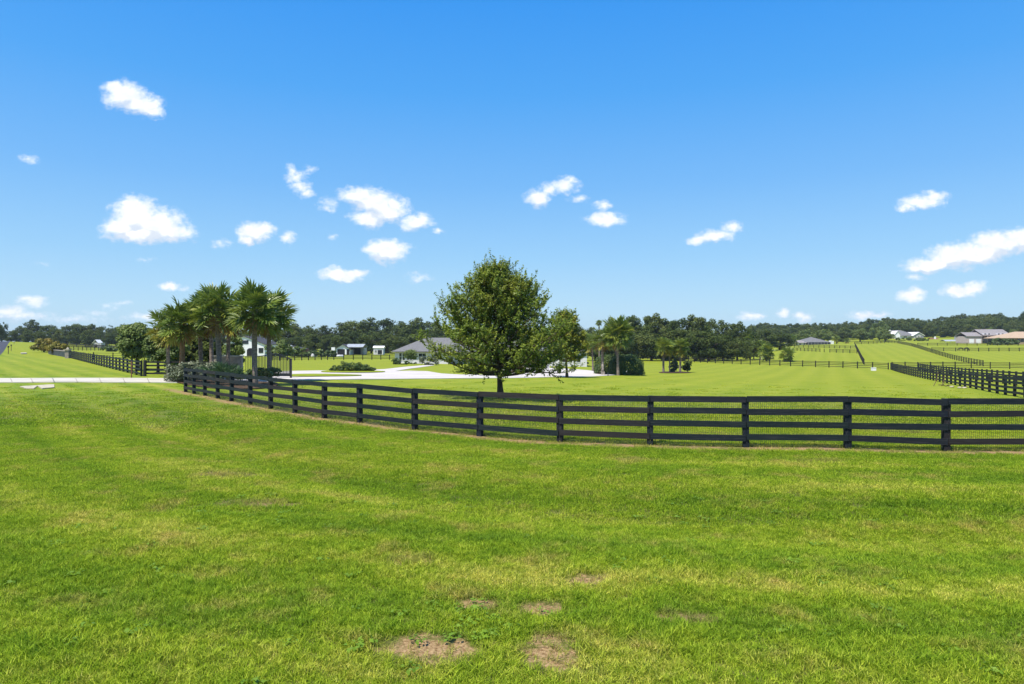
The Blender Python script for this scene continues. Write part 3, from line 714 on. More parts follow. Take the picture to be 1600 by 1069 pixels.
# trees of the hill foot and hillside
for px, Y, top, lt, w, lab in [(1196, 300, 514, False, 1.5, 'dark rounded tree on the hill foot left of the cream wing'),
    (1218, 310, 517, False, 1.5, 'broad dark tree beside the tall far palm on the hill foot'),
    (1258, 420, 514, True, 1.5, 'grey green rounded tree behind the left end of the screened house'),
    (1288, 425, 513, True, 1.5, 'wide grey green tree behind the roof peak of the screened house'),
    (1318, 430, 512, False, 1.7, 'dark tree right of the screened house along the ridge fence'),
    (1344, 425, 512, True, 1.5, 'broad olive tree in the ridge row above the bright paddock'),
    (1374, 440, 500, True, 1.0, 'tall bright green tree rising behind the ridge row'),
    (1383, 415, 514, True, 1.6, 'rounded tree at the ridge end just left of the white hill house'),
    (1447, 480, 515, False, 1.5, 'dark tree right of the white hill house gable'),
    (1475, 470, 508, False, 1.6, 'broad dark oak between the white hill house and the pink house'),
    (1497, 460, 514, False, 1.4, 'dark oak directly left of the pink house'),
    (1546, 420, 510, True, .9, 'pale green treetop rising behind the pink house chimney'),
    (1583, 420, 513, True, .9, 'small pale tree between the pink house and the tan roof')]:
    far_tree(px, Y, top, lab, None, lt, w)
# the hillside wood: a mass of several hundred crowns, nobody could count it
HW = [(1165, 503), (1200, 503), (1230, 504), (1262, 502), (1300, 503), (1335, 499), (1370, 498), (1400, 495), (1430, 494), (1455, 497), (1480, 492), (1505, 491), (1530, 488), (1560, 490), (1580, 492), (1600, 488), (1640, 490)]
hx = [a for a, b in HW]; hy = [b for a, b in HW]
wp = []; wr = []; ws = []; wi = []
rng = np.random.default_rng(77)
for Y, lo in ((470, 13), (500, 9), (535, 6), (570, 3), (610, 0)):
    px = 1176.0
    while px < 1720:
        yy = Y + rng.uniform(-14, 14); top = np.interp(px, hx, hy) + lo + rng.uniform(-2.0, 3.0)
        if not (Y < 500 and 1385 < px < 1450):
            p = at(px, yy); h = max(6.0, zat(top, yy) - p.z) / 14.0
            wp.append(tuple(p)); wr.append((0, 0, rng.uniform(0, 6.28))); ws.append((h * rng.uniform(1.0, 1.4), h * rng.uniform(1.0, 1.4), h)); wi.append(int(rng.integers(0, 5)))
        px += rng.uniform(9, 16)
def scatter(name, pts, rots, scls, idx, sources):
    """one 'stuff' object: instances of the source meshes on points"""
    col = bpy.data.collections.new(name + '_kinds')
    for i, me in enumerate(sources):
        o = bpy.data.objects.new('%s_%02d' % (name, i), me); col.objects.link(o)
    me = bpy.data.meshes.new(name); n = len(pts)
    me.vertices.add(n); me.vertices.foreach_set('co', np.asarray(pts, np.float32).ravel())
    a = me.attributes.new('rot', 'FLOAT_VECTOR', 'POINT'); a.data.foreach_set('vector', np.asarray(rots, np.float32).ravel())
    a = me.attributes.new('scl', 'FLOAT_VECTOR', 'POINT'); a.data.foreach_set('vector', np.asarray(scls, np.float32).ravel())
    a = me.attributes.new('idx', 'INT', 'POINT'); a.data.foreach_set('value', np.asarray(idx, np.int32))
    me.update()
    o = link(bpy.data.objects.new(name, me)); o['kind'] = 'stuff'
    ng = bpy.data.node_groups.new(name + '_scatter', 'GeometryNodeTree')
    ng.interface.new_socket('Geometry', in_out='INPUT', socket_type='NodeSocketGeometry')
    ng.interface.new_socket('Geometry', in_out='OUTPUT', socket_type='NodeSocketGeometry')
    gi = ng.nodes.new('NodeGroupInput'); go = ng.nodes.new('NodeGroupOutput')
    ci = ng.nodes.new('GeometryNodeCollectionInfo'); ci.inputs[0].default_value = col
    ci.inputs['Separate Children'].default_value = True; ci.inputs['Reset Children'].default_value = True
    ip = ng.nodes.new('GeometryNodeInstanceOnPoints'); ip.inputs['Pick Instance'].default_value = True
    def attr(nm, typ):
        nd = ng.nodes.new('GeometryNodeInputNamedAttribute'); nd.data_type = typ; nd.inputs[0].default_value = nm; return nd.outputs[0]
    e2r = ng.nodes.new('FunctionNodeEulerToRotation')
    L = ng.links.new
    L(gi.outputs[0], ip.inputs['Points']); L(ci.outputs[0], ip.inputs['Instance']); L(attr('idx', 'INT'), ip.inputs['Instance Index'])
    L(attr('rot', 'FLOAT_VECTOR'), e2r.inputs[0]); L(e2r.outputs[0], ip.inputs['Rotation']); L(attr('scl', 'FLOAT_VECTOR'), ip.inputs['Scale'])
    L(ip.outputs[0], go.inputs[0])
    md = o.modifiers.new('scatter', 'NODES'); md.node_group = ng
    return o
o = scatter('hillside_wood', wp, wr, ws, wi, OAKS)
o['label'] = 'dense dark green wood covering the ridge behind the hill houses'

# ------------------------------------------------------------------ the big elm behind the front fence
def limb_tree(name, label, loc, env, trunk_r, th, nprim, nsec, ntwig, nleaf, leaf, lm, seed, lean=0.0, low=.16, upturn=.5, lift0=1.25):
    """trunk + limbs + twig sprays; env(h) gives crown radius at height h (list of (h, r))"""
    rr = random.Random(seed); rng = np.random.default_rng(seed)
    root = thing(name, label, 'tree', loc)
    H = env[-1][0]; eh = [e[0] for e in env]; er = [e[1] for e in env]
    tm = MB(); axis = [Vector((0, 0, -.3))]
    nseg = 9
    for i in range(1, nseg + 1):
        t = i / nseg; axis.append(Vector((lean * t + rr.uniform(-.05, .05) * H * .12, rr.uniform(-.05, .05) * H * .12, H * .93 * t)))
    tm.tube(axis, [trunk_r * (1.45 if i == 0 else (1 - .93 * (i / nseg) ** .8)) + .006 for i in range(nseg + 1)], 10)
    def apt(z):
        t = max(0, min(.999, z / (H * .93))) * nseg; i = int(t); return axis[i].lerp(axis[min(i + 1, nseg)], t - i)
    lp = []; ln_ = []
    def spray(p, d, L):
        # a twig with alternating leaves
        d = d.normalized(); n = max(4, int(nleaf * L / .42)); pts = []
        q = p.copy(); dd = d.copy()
        for k_ in range(n):
            dd = (dd + Vector((0, 0, upturn * .10)) + Vector((rr.uniform(-1, 1), rr.uniform(-1, 1), rr.uniform(-1, 1))) * .09).normalized()
            q = q + dd * (L / n); pts.append(q.copy())
            sd = Vector((rr.uniform(-1, 1), rr.uniform(-1, 1), rr.uniform(-.6, .9))).normalized()
            lp.append(q + sd * leaf * rr.uniform(.3, 1.3)); ln_.append((Vector((0, 0, .55)) + sd * .6 + d * .3 + Vector((rr.uniform(-1, 1), rr.uniform(-1, 1), rr.uniform(-1, 1))) * .55).normalized())
        tm.tube([p, pts[len(pts) // 2], pts[-1]], [.008, .005, .002], 3, False)
    lfac = 1.0
    for k_ in range(nprim):
        f = (k_ + .5) / nprim
        z0 = lift0 + (H * .86 - lift0) * f ** 1.15
        az = k_ * 2.399 + rr.uniform(-.35, .35); elev = R(-4 + 72 * f ** .95 + rr.uniform(-10, 10))
        zt = z0 + .25 * H * f * .4; rad = np.interp(z0 + math.tan(min(elev, 1.2)) * .6, eh, er) * rr.uniform(.78, 1.08)
        L = max(.5, rad / max(.45, math.cos(elev)))
        lfac = rr.uniform(.84, 1.16)
        L = .35
        while L < 6 and L * math.cos(elev) < np.interp(z0 + L * math.sin(elev), eh, er) * lfac and z0 + L * math.sin(elev) < H: L += .1
        p = apt(z0); d = Vector((math.cos(az) * math.cos(elev), math.sin(az) * math.cos(elev), math.sin(elev)))
        segs = [p]; q = p.copy(); dd = d.copy(); ns_ = 7
        for i in range(ns_):
            dd = (dd + Vector((rr.uniform(-1, 1), rr.uniform(-1, 1), rr.uniform(-.7, 1))) * .14 + Vector((0, 0, .035))).normalized(); q = q + dd * (L / ns_); segs.append(q.copy())
        r0 = max(.016, trunk_r * .42 * (1 - .7 * f))
        tm.tube(segs, [r0 * (1 - .88 * i / ns_) + .004 for i in range(ns_ + 1)], 6, False)
        for j in range(nsec):
            t = low + (1 - low) * (j + rr.random()) / nsec
            ti = t * ns_; i = min(int(ti), ns_ - 1); bp = segs[i].lerp(segs[i + 1], ti - i)
            loc_d = (segs[i + 1] - segs[i]).normalized()
            side = loc_d.cross(Vector((0, 0, 1))).normalized() * (1 if j % 2 else -1)
            sd = (loc_d * rr.uniform(.3, .8) + side * rr.uniform(.4, 1.0) + Vector((0, 0, rr.uniform(-.35, .75)))).normalized()
            sl_ = (.35 + .55 * L * .42 * (1 - t * .55)) * rr.uniform(.7, 1.25)
            mids = [bp, bp + sd * sl_ * .5 + Vector((0, 0, .03)), bp + sd * sl_ + Vector((0, 0, rr.uniform(-.05, .18) * sl_))]
            tm.tube(mids, [r0 * .35, r0 * .22, .006], 4, False)
            for w in range(ntwig):
                tt = (w + rr.random()) / ntwig; tp = mids[0].lerp(mids[1], tt * 2) if tt < .5 else mids[1].lerp(mids[2], tt * 2 - 1)
                td = sd * rr.uniform(.2, .8) + Vector((rr.uniform(-1, 1), rr.uniform(-1, 1), rr.uniform(-.45, .9)))
                spray(tp, td, rr.uniform(.22, .50) * (1.9 if rr.random() < .14 else 1) * (H / 7.2) ** .5)
    tm.build('trunk', M_BARK, root, True)
    pos = np.array([tuple(v) for v in lp]); nr = np.array([tuple(v) for v in ln_])
    me = npmesh('crown', cards(rng, pos, nr, rng.uniform(leaf * .7, leaf * 1.3, len(pos)), 1.9), 4, lm)
    mobj('crown', me, root)
    return root, len(pos)
tp = at(783, 36.5)
_, nl_ = limb_tree('elm_tree', 'large spreading elm standing alone just behind the front fence', tp,
          [(0, 2.2), (.6, 3.2), (1.3, 3.85), (2.4, 4.1), (3.4, 3.75), (4.3, 3.1), (5.1, 2.35), (5.9, 1.6), (6.4, .85), (6.75, .12)],
           .17, 1.3, 68, 13, 8, 16, .062, M_ELM, 3, lean=-.35)
print('elm leaves', nl_)
tp = pix(886, 590)
limb_tree('yellowing_tree', 'smaller yellowing tree on the lawn edge right of the elm', tp,
          [(0, .8), (1.5, 1.6), (2.6, 2.3), (4.0, 2.3), (5.2, 1.7), (6.0, 1.0), (6.7, .2)], .15, 1.2, 34, 11, 6, 13, .11, M_ELM2, 9, lean=-.2, lift0=1.7)

# ------------------------------------------------------------------ palms
def frond_mesh(seed, m, droop=.5, pet=.70, bl=1.1, n=19, wid=.066, spread=125):
    rr = random.Random(seed); mb = MB()
    mb.tube([(0, 0, 0), (pet * .5, 0, .05), (pet, 0, 0)], [.030, .022, .014], 5, False)
    costa = [Vector((pet + t * bl * .45, 0, -droop * .22 * t * t)) for t in (0, .25, .5, .75, 1)]
    for i in range(n):
        f = (i + .5) / n * 2 - 1; ang = R(spread) * f
        b = costa[min(4, int((1 - abs(f)) * 4.99))]
        L = bl * (.62 + .38 * (1 - abs(f)) ** .6) * rr.uniform(.88, 1.06) * (.75 if abs(f) < .35 else 1)
        d = Vector((math.cos(ang), math.sin(ang), .55 * abs(f) ** 1.5 + rr.uniform(-.10, .10))); d.normalize()
        side = Vector((-math.sin(ang), math.cos(ang), 0))
        pts = []; q = b.copy(); dd = d.copy()
        for k_ in range(5):
            pts.append(q.copy()); q = q + dd * (L / 4)
            dd = (dd + Vector((0, 0, -droop * (.10 + .22 * (k_ / 3.0) ** 2)))).normalized()
        ws_ = [wid * .7, wid * 1.15, wid, wid * .55, .004]
        vs = []
        for p, w in zip(pts, ws_): vs += [p - side * w + Vector((0, 0, w * .55)), p, p + side * w + Vector((0, 0, w * .55))]
        fs = []
        for k_ in range(4):
            o_ = k_ * 3; fs += [(o_, o_ + 1, o_ + 4, o_ + 3), (o_ + 1, o_ + 2, o_ + 5, o_ + 4)]
        mb.add(vs, fs)
    return mb.mesh('frond', m)
FRG = [frond_mesh(i, M_PALM, .50 + .12 * i) for i in range(4)]
FRB = [frond_mesh(60 + i, M_PALMETTO, .15, n=17) for i in range(3)]
FRY = [frond_mesh(20 + i, M_PALMY, .7 + .2 * i) for i in range(2)]
FRD = [frond_mesh(30 + i, M_PALMD, 1.2 + .3 * i, bl=.85, n=14) for i in range(2)]
PR = random.Random(21)
def palm_trunk(h, r, boots, seed, m):
    rr = random.Random(seed); mb = MB(); k = 26; pts = []; rad = []
    for i in range(k + 1):
        t = i / k; pts.append((.05 * math.sin(t * 3 + seed) * h * .18, .04 * math.sin(t * 2.2 + seed * 2) * h * .18, -.25 + (h + .25) * t))
        rad.append(r * (1.28 - .30 * min(1, t * 4) + (.05 if i % 2 else -.03)) * (1.1 if t > .9 else 1))
    mb.tube(pts, rad, 10)
    if boots:
        for j in range(boots):
            z = h - .05 - j * .055; a = j * 2.4; p = Vector((math.cos(a) * r * .8, math.sin(a) * r * .8, z)); d = Vector((math.cos(a) * .8, math.sin(a) * .8, .75))
            mb.tube([p, p + d * .16, p + d * .34], [.055, .045, .02], 4)
    return mb.mesh('trunk', m, False), Vector(pts[-1])
def palm(px, base_py, cy, rad_px, label, Y=None, n=34, yellow=2, dead=2, group=None, tr=.15, boots=0, tm=None, low=-52, name='cabbage_palm', lean=(0, 0), single=False):
    p = pix(px, base_py) if Y is None else at(px, Y)
    Y = p.y; h = zat(cy, Y) - p.z; s = rad_px * Y / F / 1.62
    root = thing(name, label, 'palm', p, 0, group)
    me, top = palm_trunk(h, tr, boots, PR.randrange(99), tm or M_PTRUNK)
    if lean != (0, 0):
        for v in me.vertices: t = max(0, v.co.z / h); v.co.x += lean[0] * t; v.co.y += lean[1] * t
        top = top + Vector((lean[0], lean[1], 0))
    mobj('trunk', me, root)
    for i in range(n):
        f = i / (n - 1); el = 80 - (80 - low) * f ** .9 + PR.uniform(-7, 7); az = i * 2.3999 + PR.uniform(-.25, .25)
        if i >= n - dead: me = FRD[i % 2]
        elif i >= n - dead - yellow: me = FRY[i % 2]
        else: me = FRG[PR.randrange(4)]
        sc = s * PR.uniform(.88, 1.1) * (.82 if el > 70 else 1)
        mobj('frond', me, root, top + Vector((0, 0, PR.uniform(-.12, .10) - .25 * f * s)), (PR.uniform(-.9, .9), -R(el), az), (sc, sc, sc))
    return root
G1 = 'cabbage palms clustered by the entrance'
palm(398, 0, 483, 41, 'tall cabbage palm in front of the cluster, grey trunk rising behind the front fence', Y=46.5, n=38, group=G1, tr=.185, lean=(.05, 0), yellow=0, dead=2)
palm(421, 0, 490, 38, 'cabbage palm at the right end of the cluster beside the iron gate', Y=52, n=38, group=G1, tr=.165, yellow=2, dead=3, low=-62)
palm(345, 0, 482, 38, 'cabbage palm with thick grey trunk in the middle of the cluster', Y=50, n=38, group=G1, tr=.19, yellow=1, dead=2, lean=(-.25, 0))
palm(357, 0, 498, 28, 'lower yellowing palm with slim trunk between two taller palms', Y=54, n=28, group=G1, tr=.155, yellow=9, dead=4)
palm(313, 0, 493, 32, 'cabbage palm with orange dead skirt behind the cluster middle', Y=54, n=38, group=G1, tr=.16, boots=14, yellow=4, dead=8, low=-70)
palm(331, 0, 484, 30, 'dense crowned palm standing behind the thick grey trunk', Y=57, n=38, group=G1, tr=.16, yellow=3, dead=2)
palm(284, 0, 502, 34, 'cabbage palm with brown booted trunk left in the cluster', Y=52, n=38, group=G1, tr=.19, boots=20, tm=M_PTRUNK2, yellow=3, dead=3, low=-60)
palm(262, 0, 511, 29, 'yellowish low palm at the left end of the cluster', Y=57, n=32, group=G1, tr=.15, yellow=9, dead=3, low=-60)
G2 = 'cabbage palms right of the apron'
palm(966, 0, 519, 25, 'full pale crowned cabbage palm in front of the clipped round hedge', Y=86, n=40, group=G2, tr=.16, yellow=0, dead=3, low=-64)
palm(962, 0, 524, 20, 'darker palm standing just behind the pale crowned palm', Y=92, n=30, group=G2, tr=.16)
palm(941, 0, 530, 19, 'palm with light trunk between the slim palm and the hedge', Y=88, n=32, group=G2, tr=.17)
palm(926, 580, 536, 15, 'slim shorter palm at the edge of the pale apron', n=28, group=G2, tr=.14)
palm(936, 0, 505, 5.5, 'very tall thin palm poking above the wood behind the apron', Y=190, n=30, yellow=0, dead=0, tr=.2, low=-40, name='fan_palm')
G3 = 'palms in the lawn island'
palm(1037, 582.3, 541, 15, 'left of the two palms standing in the open lawn', n=32, group=G3, tr=.17, low=-58)
palm(1063, 582.3, 541, 15, 'right of the two palms standing in the open lawn', n=32, group=G3, tr=.17, low=-58)
palm(1046, 0, 545, 12, 'small palm with pale thin trunk behind the pair in the lawn', Y=112, n=24, group=G3, tr=.10)
palm(1018, 559, 537, 8, 'thin palm against the wood left of the palms in the lawn', n=24, tr=.13)
G4 = 'palms along the wood edge and hill foot'
palm(1130, 562.5, 531.5, 9.5, 'slim palm with pale trunk at the wood edge', n=28, group=G4, tr=.2)
palm(1142, 560, 539, 8.5, 'shorter palm right of the slim palm at the wood edge', n=26, group=G4, tr=.18)
palm(1170, 558, 530, 8, 'tallest thin palm left of the clump on the hill foot', n=26, group=G4, tr=.22)
palm(1178, 562, 541, 8, 'dark thin trunked palm between tall palm and bushy clump', n=24, group=G4, tr=.18)
palm(1188, 562, 540, 10, 'bushy palm at the back of the clump on the hill foot', n=30, group=G4, tr=.25, yellow=4, low=-70)
palm(1198, 565, 549, 13, 'wide low palm at the front of the clump on the hill foot', n=34, group=G4, tr=.3, yellow=3, low=-72)
palm(1230, 565, 553, 12.5, 'short bushy palm alone on the slope above the field fence', n=34, group=G4, tr=.4, low=-75)
palm(1238, 0, 531, 9.5, 'round headed palm directly in front of the cream wing', Y=375, n=30, tr=.3, yellow=4, low=-70)
palm(1307, 0, 529, 6.5, 'small pale palm right of the screened hill house', Y=395, n=24, tr=.22, yellow=5)
palm(1323, 0, 532, 5.5, 'tiny pale palm beside the top of the hill fence', Y=398, n=20, tr=.2, yellow=5)

# ------------------------------------------------------------------ shrubs and smaller trees
def shrub(name, px, base_py, label, rad, m, seed, nleaf=1400, ls=(.05, .11), nl=16, lr=None, Y=None, cat='shrub', group=None, zc=None):
    p = pix(px, base_py) if Y is None else at(px, Y)
    lr = lr or (min(rad) * .3, min(rad) * .5)
    me = lobed(name, seed, (0, 0, rad[2] * .55 if zc is None else zc), rad, nl, lr, nleaf, ls, m, flat_base=.02)
    o = link(bpy.data.objects.new(name, me)); o.location = p; tag(o, label, cat, group); return o
def hedge(name, px, Y, label, rad, seed, n=5000, ls=(.05, .1), e=.42, m=None):
    rng = np.random.default_rng(seed); d = unit_rand(rng, n); d[:, 2] = np.abs(d[:, 2])
    q = np.clip(d * np.array([1.2, 1.25, 1.15]), -1, 1); q *= 1 + .05 * np.sin(q[:, :1] * 7 + seed) * np.cos(q[:, 2:] * 6 + q[:, 1:2] * 5)
    p_ = q * np.array(rad) * rng.uniform(.88, 1.06, (n, 1)); nn = d + unit_rand(rng, n) * .5; nn /= np.linalg.norm(nn, axis=1, keepdims=True)
    me = npmesh(name, cards(rng, p_, nn, rng.uniform(ls[0], ls[1], n), 1.4), 4, m or M_SHRUB)
    o = link(bpy.data.objects.new(name, me)); o.location = at(px, Y); tag(o, label, 'hedge'); return o
def small_tree(px, Y, base_py, top_py, wpx, label, m, seed, nleaf=6000, ls=(.10, .20), clear=.25, name='tree', nl=30, tr=.12):
    p = pix(px, base_py) if Y is None else at(px, Y); Y = p.y
    h = zat(top_py, Y) - p.z; w = wpx / 2 * Y / F
    root = thing(name, label, 'tree', p, 0)
    cz = h * (1 + clear) / 2; rz = h * (1 - clear) / 2
    me = lobed('crown', seed, (0, 0, cz), (w, w * .9, rz), nl, (min(w, rz) * .28, min(w, rz) * .46), nleaf, ls, m, fill=.35)
    mobj('crown', me, root); mobj('trunk', trunk_mesh(seed, h * .75, tr, w * .55), root)
    return root
small_tree(215, 72, 566, 505, 62, 'light green spreading tree on the paddock left of the palm cluster', M_OAKL, 301, 11000, (.10, .19), .18, nl=44, tr=.2)
small_tree(247, 68, 566, 516, 44, 'low leafy tree between the light green tree and the palms', M_OAKL, 302, 7000, (.10, .18), .15, tr=.13)
small_tree(272, 67, 566, 524, 40, 'low dense green tree filling the gap behind the left entrance palms', M_OAKL, 305, 6500, (.09, .17), .03, tr=.1)
small_tree(303, 69, 566, 522, 40, 'dark green bushy tree behind the booted palm trunks', M_OAK, 306, 6500, (.09, .17), .02, tr=.1)
small_tree(328, 66, 566, 508, 44, 'dark dense evergreen behind the palm cluster', M_OAK, 303, 7500, (.10, .18), .02, tr=.15)
small_tree(366, 66, 566, 520, 34, 'small leafy tree beside the white barn behind the palms', M_OAKL, 304, 5000, (.09, .17), .05, tr=.1)
shrub('clipped_tree', 642, 0, 'round light green clipped tree in front of the grey house', (1.45, 1.4, 1.35), M_OAKL, 310, 3200, (.08, .15), 26, Y=145, cat='tree', zc=1.75)
# hedge round the right bed
hedge('round_hedge', 978, 90, 'big clipped dark hedge rounded at its right end by the palms', (2.15, 1.7, 2.5), 311, 11000)
hedge('clipped_hedge', 952, 92, 'long clipped dark hedge behind the pale statue and palms', (1.9, 1.2, 2.5), 312, 8000)
shrub('spreading_shrub', 950, 583.6, 'low spreading shrub at the foot of the pale palm', (1.25, .9, .7), M_SHRUB, 313, 1800, (.05, .10))
shrub('low_hedge', 873, 575.5, 'low clipped hedge along the house beside the white utility box', (1.9, .8, .62), M_SHRUB, 314, 1800, (.05, .1), cat='hedge')
shrub('low_hedge', 905, 572, 'long dark hedge under the right wing of the house', (2.6, .9, .95), M_SHRUB, 315, 2600, (.06, .12), cat='hedge')
shrub('spiky_shrub', 841, 576, 'dark spiky shrub beside the white garage door', (1.25, .9, .85), M_SHRUB, 316, 1500, (.10, .22))
shrub('palmetto_bush', 1052, 581.8, 'spiky palmetto bush between the two lawn palms', (.85, .8, 1.15), M_JUNI, 317, 900, (.12, .24), cat='bush', zc=1.0)
shrub('palmetto_bush', 1074, 581.8, 'darker spiky bush right of the two lawn palms', (.85, .8, 1.25), M_OAK, 318, 900, (.12, .22), cat='bush', zc=1.1)
for i, (px, w, h, lab) in enumerate([(527, .85, .55, 'leftmost low dark shrub in the drive island'), (537, .9, .85, 'second dark shrub from the left in the drive island'),
      (549, 1.05, .8, 'wide shrub in the middle of the drive island'), (560, .8, .8, 'shrub right of the island middle'), (570, .85, .65, 'second shrub from the right in the drive island'), (580, .55, .45, 'small rightmost shrub apart from the others in the drive island')]):
    shrub('island_shrub', px, 581.3, lab, (w, .75, h * 1.0), M_SHRUB, 330 + i, 1800, (.04, .085), 22, group='low shrubs in the drive island')
# entrance planting behind the fence end
shrub('juniper', 283, 0, 'grey green spreading juniper left of the front fence end', (1.5, 1.3, .85), M_JUNI, 340, 2600, (.05, .11), 22, (.3, .5), Y=50.5)
shrub('juniper', 303, 0, 'grey green juniper arching above the end of the front fence', (1.7, 1.2, .95), M_JUNI, 341, 2800, (.05, .11), 22, (.3, .55), Y=49.5, zc=.95)
shrub('juniper', 326, 0, 'pale juniper between the fence end and the blue green palmetto', (1.3, 1.0, .9), M_JUNI, 342, 2200, (.05, .11), 18, (.3, .5), Y=48.5, zc=.95)
shrub('boxwood', 382, 0, 'dark low shrub between the palmetto and the tall palm trunk', (1.15, .8, .55), M_SHRUB, 343, 1500, (.05, .09), Y=46.8, zc=.75)
shrub('boxwood', 410, 0, 'yellow green low shrub right of the tall palm trunk', (.75, .7, .55), M_SHRUBL, 344, 1300, (.04, .08), Y=47.5, zc=.75)
shrub('boxwood', 424, 0, 'yellow green shrub nearest the gate panel', (.7, .7, .52), M_SHRUBL, 345, 1300, (.04, .08), Y=48.6, zc=.72)
def palmetto(px, Y, h, n, label, seed, s=.62):
    p = at(px, Y); rr = random.Random(seed); root = thing('saw_palmetto', label, 'palmetto', p)
    for i in range(n):
        mobj('frond', FRB[i % 3], root, (rr.uniform(-.3, .3), rr.uniform(-.25, .25), h * rr.uniform(.15, .45)), (rr.uniform(-.5, .5), -R(rr.uniform(20, 80)), i * 2.4), (s, s, s))
palmetto(346, 46.2, 1.2, 16, 'blue green saw palmetto behind the front fence', 1, .78)
palmetto(361, 45.8, 1.0, 14, 'smaller saw palmetto leaning through the fence boards', 2, .62)
# mulch bed under them
mb_pts = [at(a, b)[:2] for a, b in ((296, 46.0), (330, 43.5), (372, 42.2), (425, 43.5), (440, 49), (400, 51), (330, 55), (270, 57), (268, 51))]
drape('mulch_bed', smooth_poly([tuple(p) for p in mb_pts]), M_MULCH, .09, 1.5, .05)
drape('mulch_bed', smooth_poly(pp((926, 584.8), (950, 585.6), (985, 585.4), (1006, 583.8), (990, 580.6), (940, 580.6))), M_MULCH, .09, 1.5, .05)
drape('mulch_bed', smooth_poly(pp((1026, 583.2), (1060, 583.6), (1084, 583), (1070, 581.2), (1035, 581.2))), M_MULCH, .08, 1.5, .04)
# far left hedge over its wall
shrub('clipped_hedge', 172, 549.5, 'long clipped dark hedge in the far left paddock', (3.2, 1.0, 1.3), M_SHRUB, 350, 2200, (.12, .22), 22, (.5, .8), cat='hedge')
shrub('golden_shrub', 74, 0, 'golden brown bushy shrub mass above the dark wall on the far left', (4.4, 3.4, 2.0), M_SHRUBY, 351, 6500, (.14, .26), 44, (.6, 1.1), Y=184, zc=1.9)
shrub('golden_shrub', 92, 0, 'golden shrub trailing right toward the neighbouring entrance pillar', (3.2, 2.2, 1.5), M_SHRUBY, 352, 4200, (.12, .24), 34, (.4, .8), Y=158, zc=1.4)
# hillside hedges
for i, (px, by, w, h, lab) in enumerate([(1418, 532.2, 9, 1.6, 'pale hedge line below the white hill house'), (1440, 532.8, 6, 1.6, 'hedge patch right below the white hill house'), (1562, 539, 7, 2.2, 'dark hedge block in front of the pink house'), (1535, 536.5, 10, 1.0, 'low dark hedge along the pink house wall'), (1580, 538.5, 4, 2.0, 'dark hedge beside the tan garage wall')]):
    shrub('hill_hedge', px, by, lab, (w, 2.2, h), M_SHRUB if i > 1 else M_OAKL, 360 + i, 1600, (.3, .55), 22, cat='hedge')
shrub('green_bush', 434, 0, 'green bush between the right entrance palm and the brick house', (3.4, 2.4, 2.6), M_OAKL, 370, 2600, (.2, .4), Y=170, zc=2.0, cat='bush')
shrub('green_bush', 447, 0, 'bright bush in front of the brick house', (2.6, 2.0, 2.0), M_OAKL, 371, 2000, (.2, .4), Y=185, zc=1.6, cat='bush')
for i, (px, w, h, lab) in enumerate([(462, 2.4, 2.6, 'thin leafy shrub in front of the white arch'), (473, 2.0, 2.0, 'pale shrub right of the white arch'), (500, 3.0, 1.6, 'low dark shrub in the garden bed left of the garage barn'), (518, 2.6, 1.4, 'dark shrub nearest the garage barn corner'), (488, 1.8, 1.2, 'small shrub among white stones in the garden bed')]):
    shrub('garden_shrub', px, 0, lab, (w, 1.6, h), M_OAKL if i < 2 else M_SHRUB, 380 + i, 1300, (.18, .36), Y=200 + 6 * (i > 1), zc=h * .5)
shrub('flowering_shrub', 619, 569.5, 'dark shrub at the left corner of the grey house', (1.1, .9, .95), M_SHRUB, 390, 1000, (.08, .15))
shrub('foundation_shrub', 636, 569.8, 'low shrub bed under the clipped tree', (2.6, .7, .5), M_SHRUB, 391, 1400, (.08, .15))
shrub('leafy_bush', 672, 570.5, 'reddish green bush at the house wall behind the elm branches', (2.6, 1.4, 1.5), M_JUNI, 392, 2200, (.09, .17))

# ------------------------------------------------------------------ buildings
def fix(o):
    bm = bmesh.new(); bm.from_mesh(o.data); bmesh.ops.recalc_face_normals(bm, faces=bm.faces[:]); bm.to_mesh(o.data); bm.free(); return o
def hip_roof(root, x0, x1, y0, y1, z, h, m, ov=.5, th=.18):
    x0 -= ov; x1 += ov; y0 -= ov; y1 += ov; w = x1 - x0; d = y1 - y0; i = min(w, d) / 2
    if w >= d: r = [(x0 + i, (y0 + y1) / 2, z + h), (x1 - i, (y0 + y1) / 2, z + h)]
    else: r = [((x0 + x1) / 2, y0 + i, z + h), ((x0 + x1) / 2, y1 - i, z + h)]
    if abs(w - d) < .02: r[1] = (r[1][0] + .01, r[1][1], r[1][2])
    vs = [(x0, y0, z), (x1, y0, z), (x1, y1, z), (x0, y1, z)] + r + [(x0, y0, z - th), (x1, y0, z - th), (x1, y1, z - th), (x0, y1, z - th)]
    if w >= d: fs = [(0, 1, 5, 4), (1, 2, 5), (2, 3, 4, 5), (3, 0, 4)]
    else: fs = [(0, 1, 4), (1, 2, 5, 4), (2, 3, 5), (3, 0, 4, 5)]
    fs += [(6, 7, 1, 0), (7, 8, 2, 1), (8, 9, 3, 2), (9, 6, 0, 3), (9, 8, 7, 6)]
    return fix(MB().add(vs, fs).build('roof', m, root))
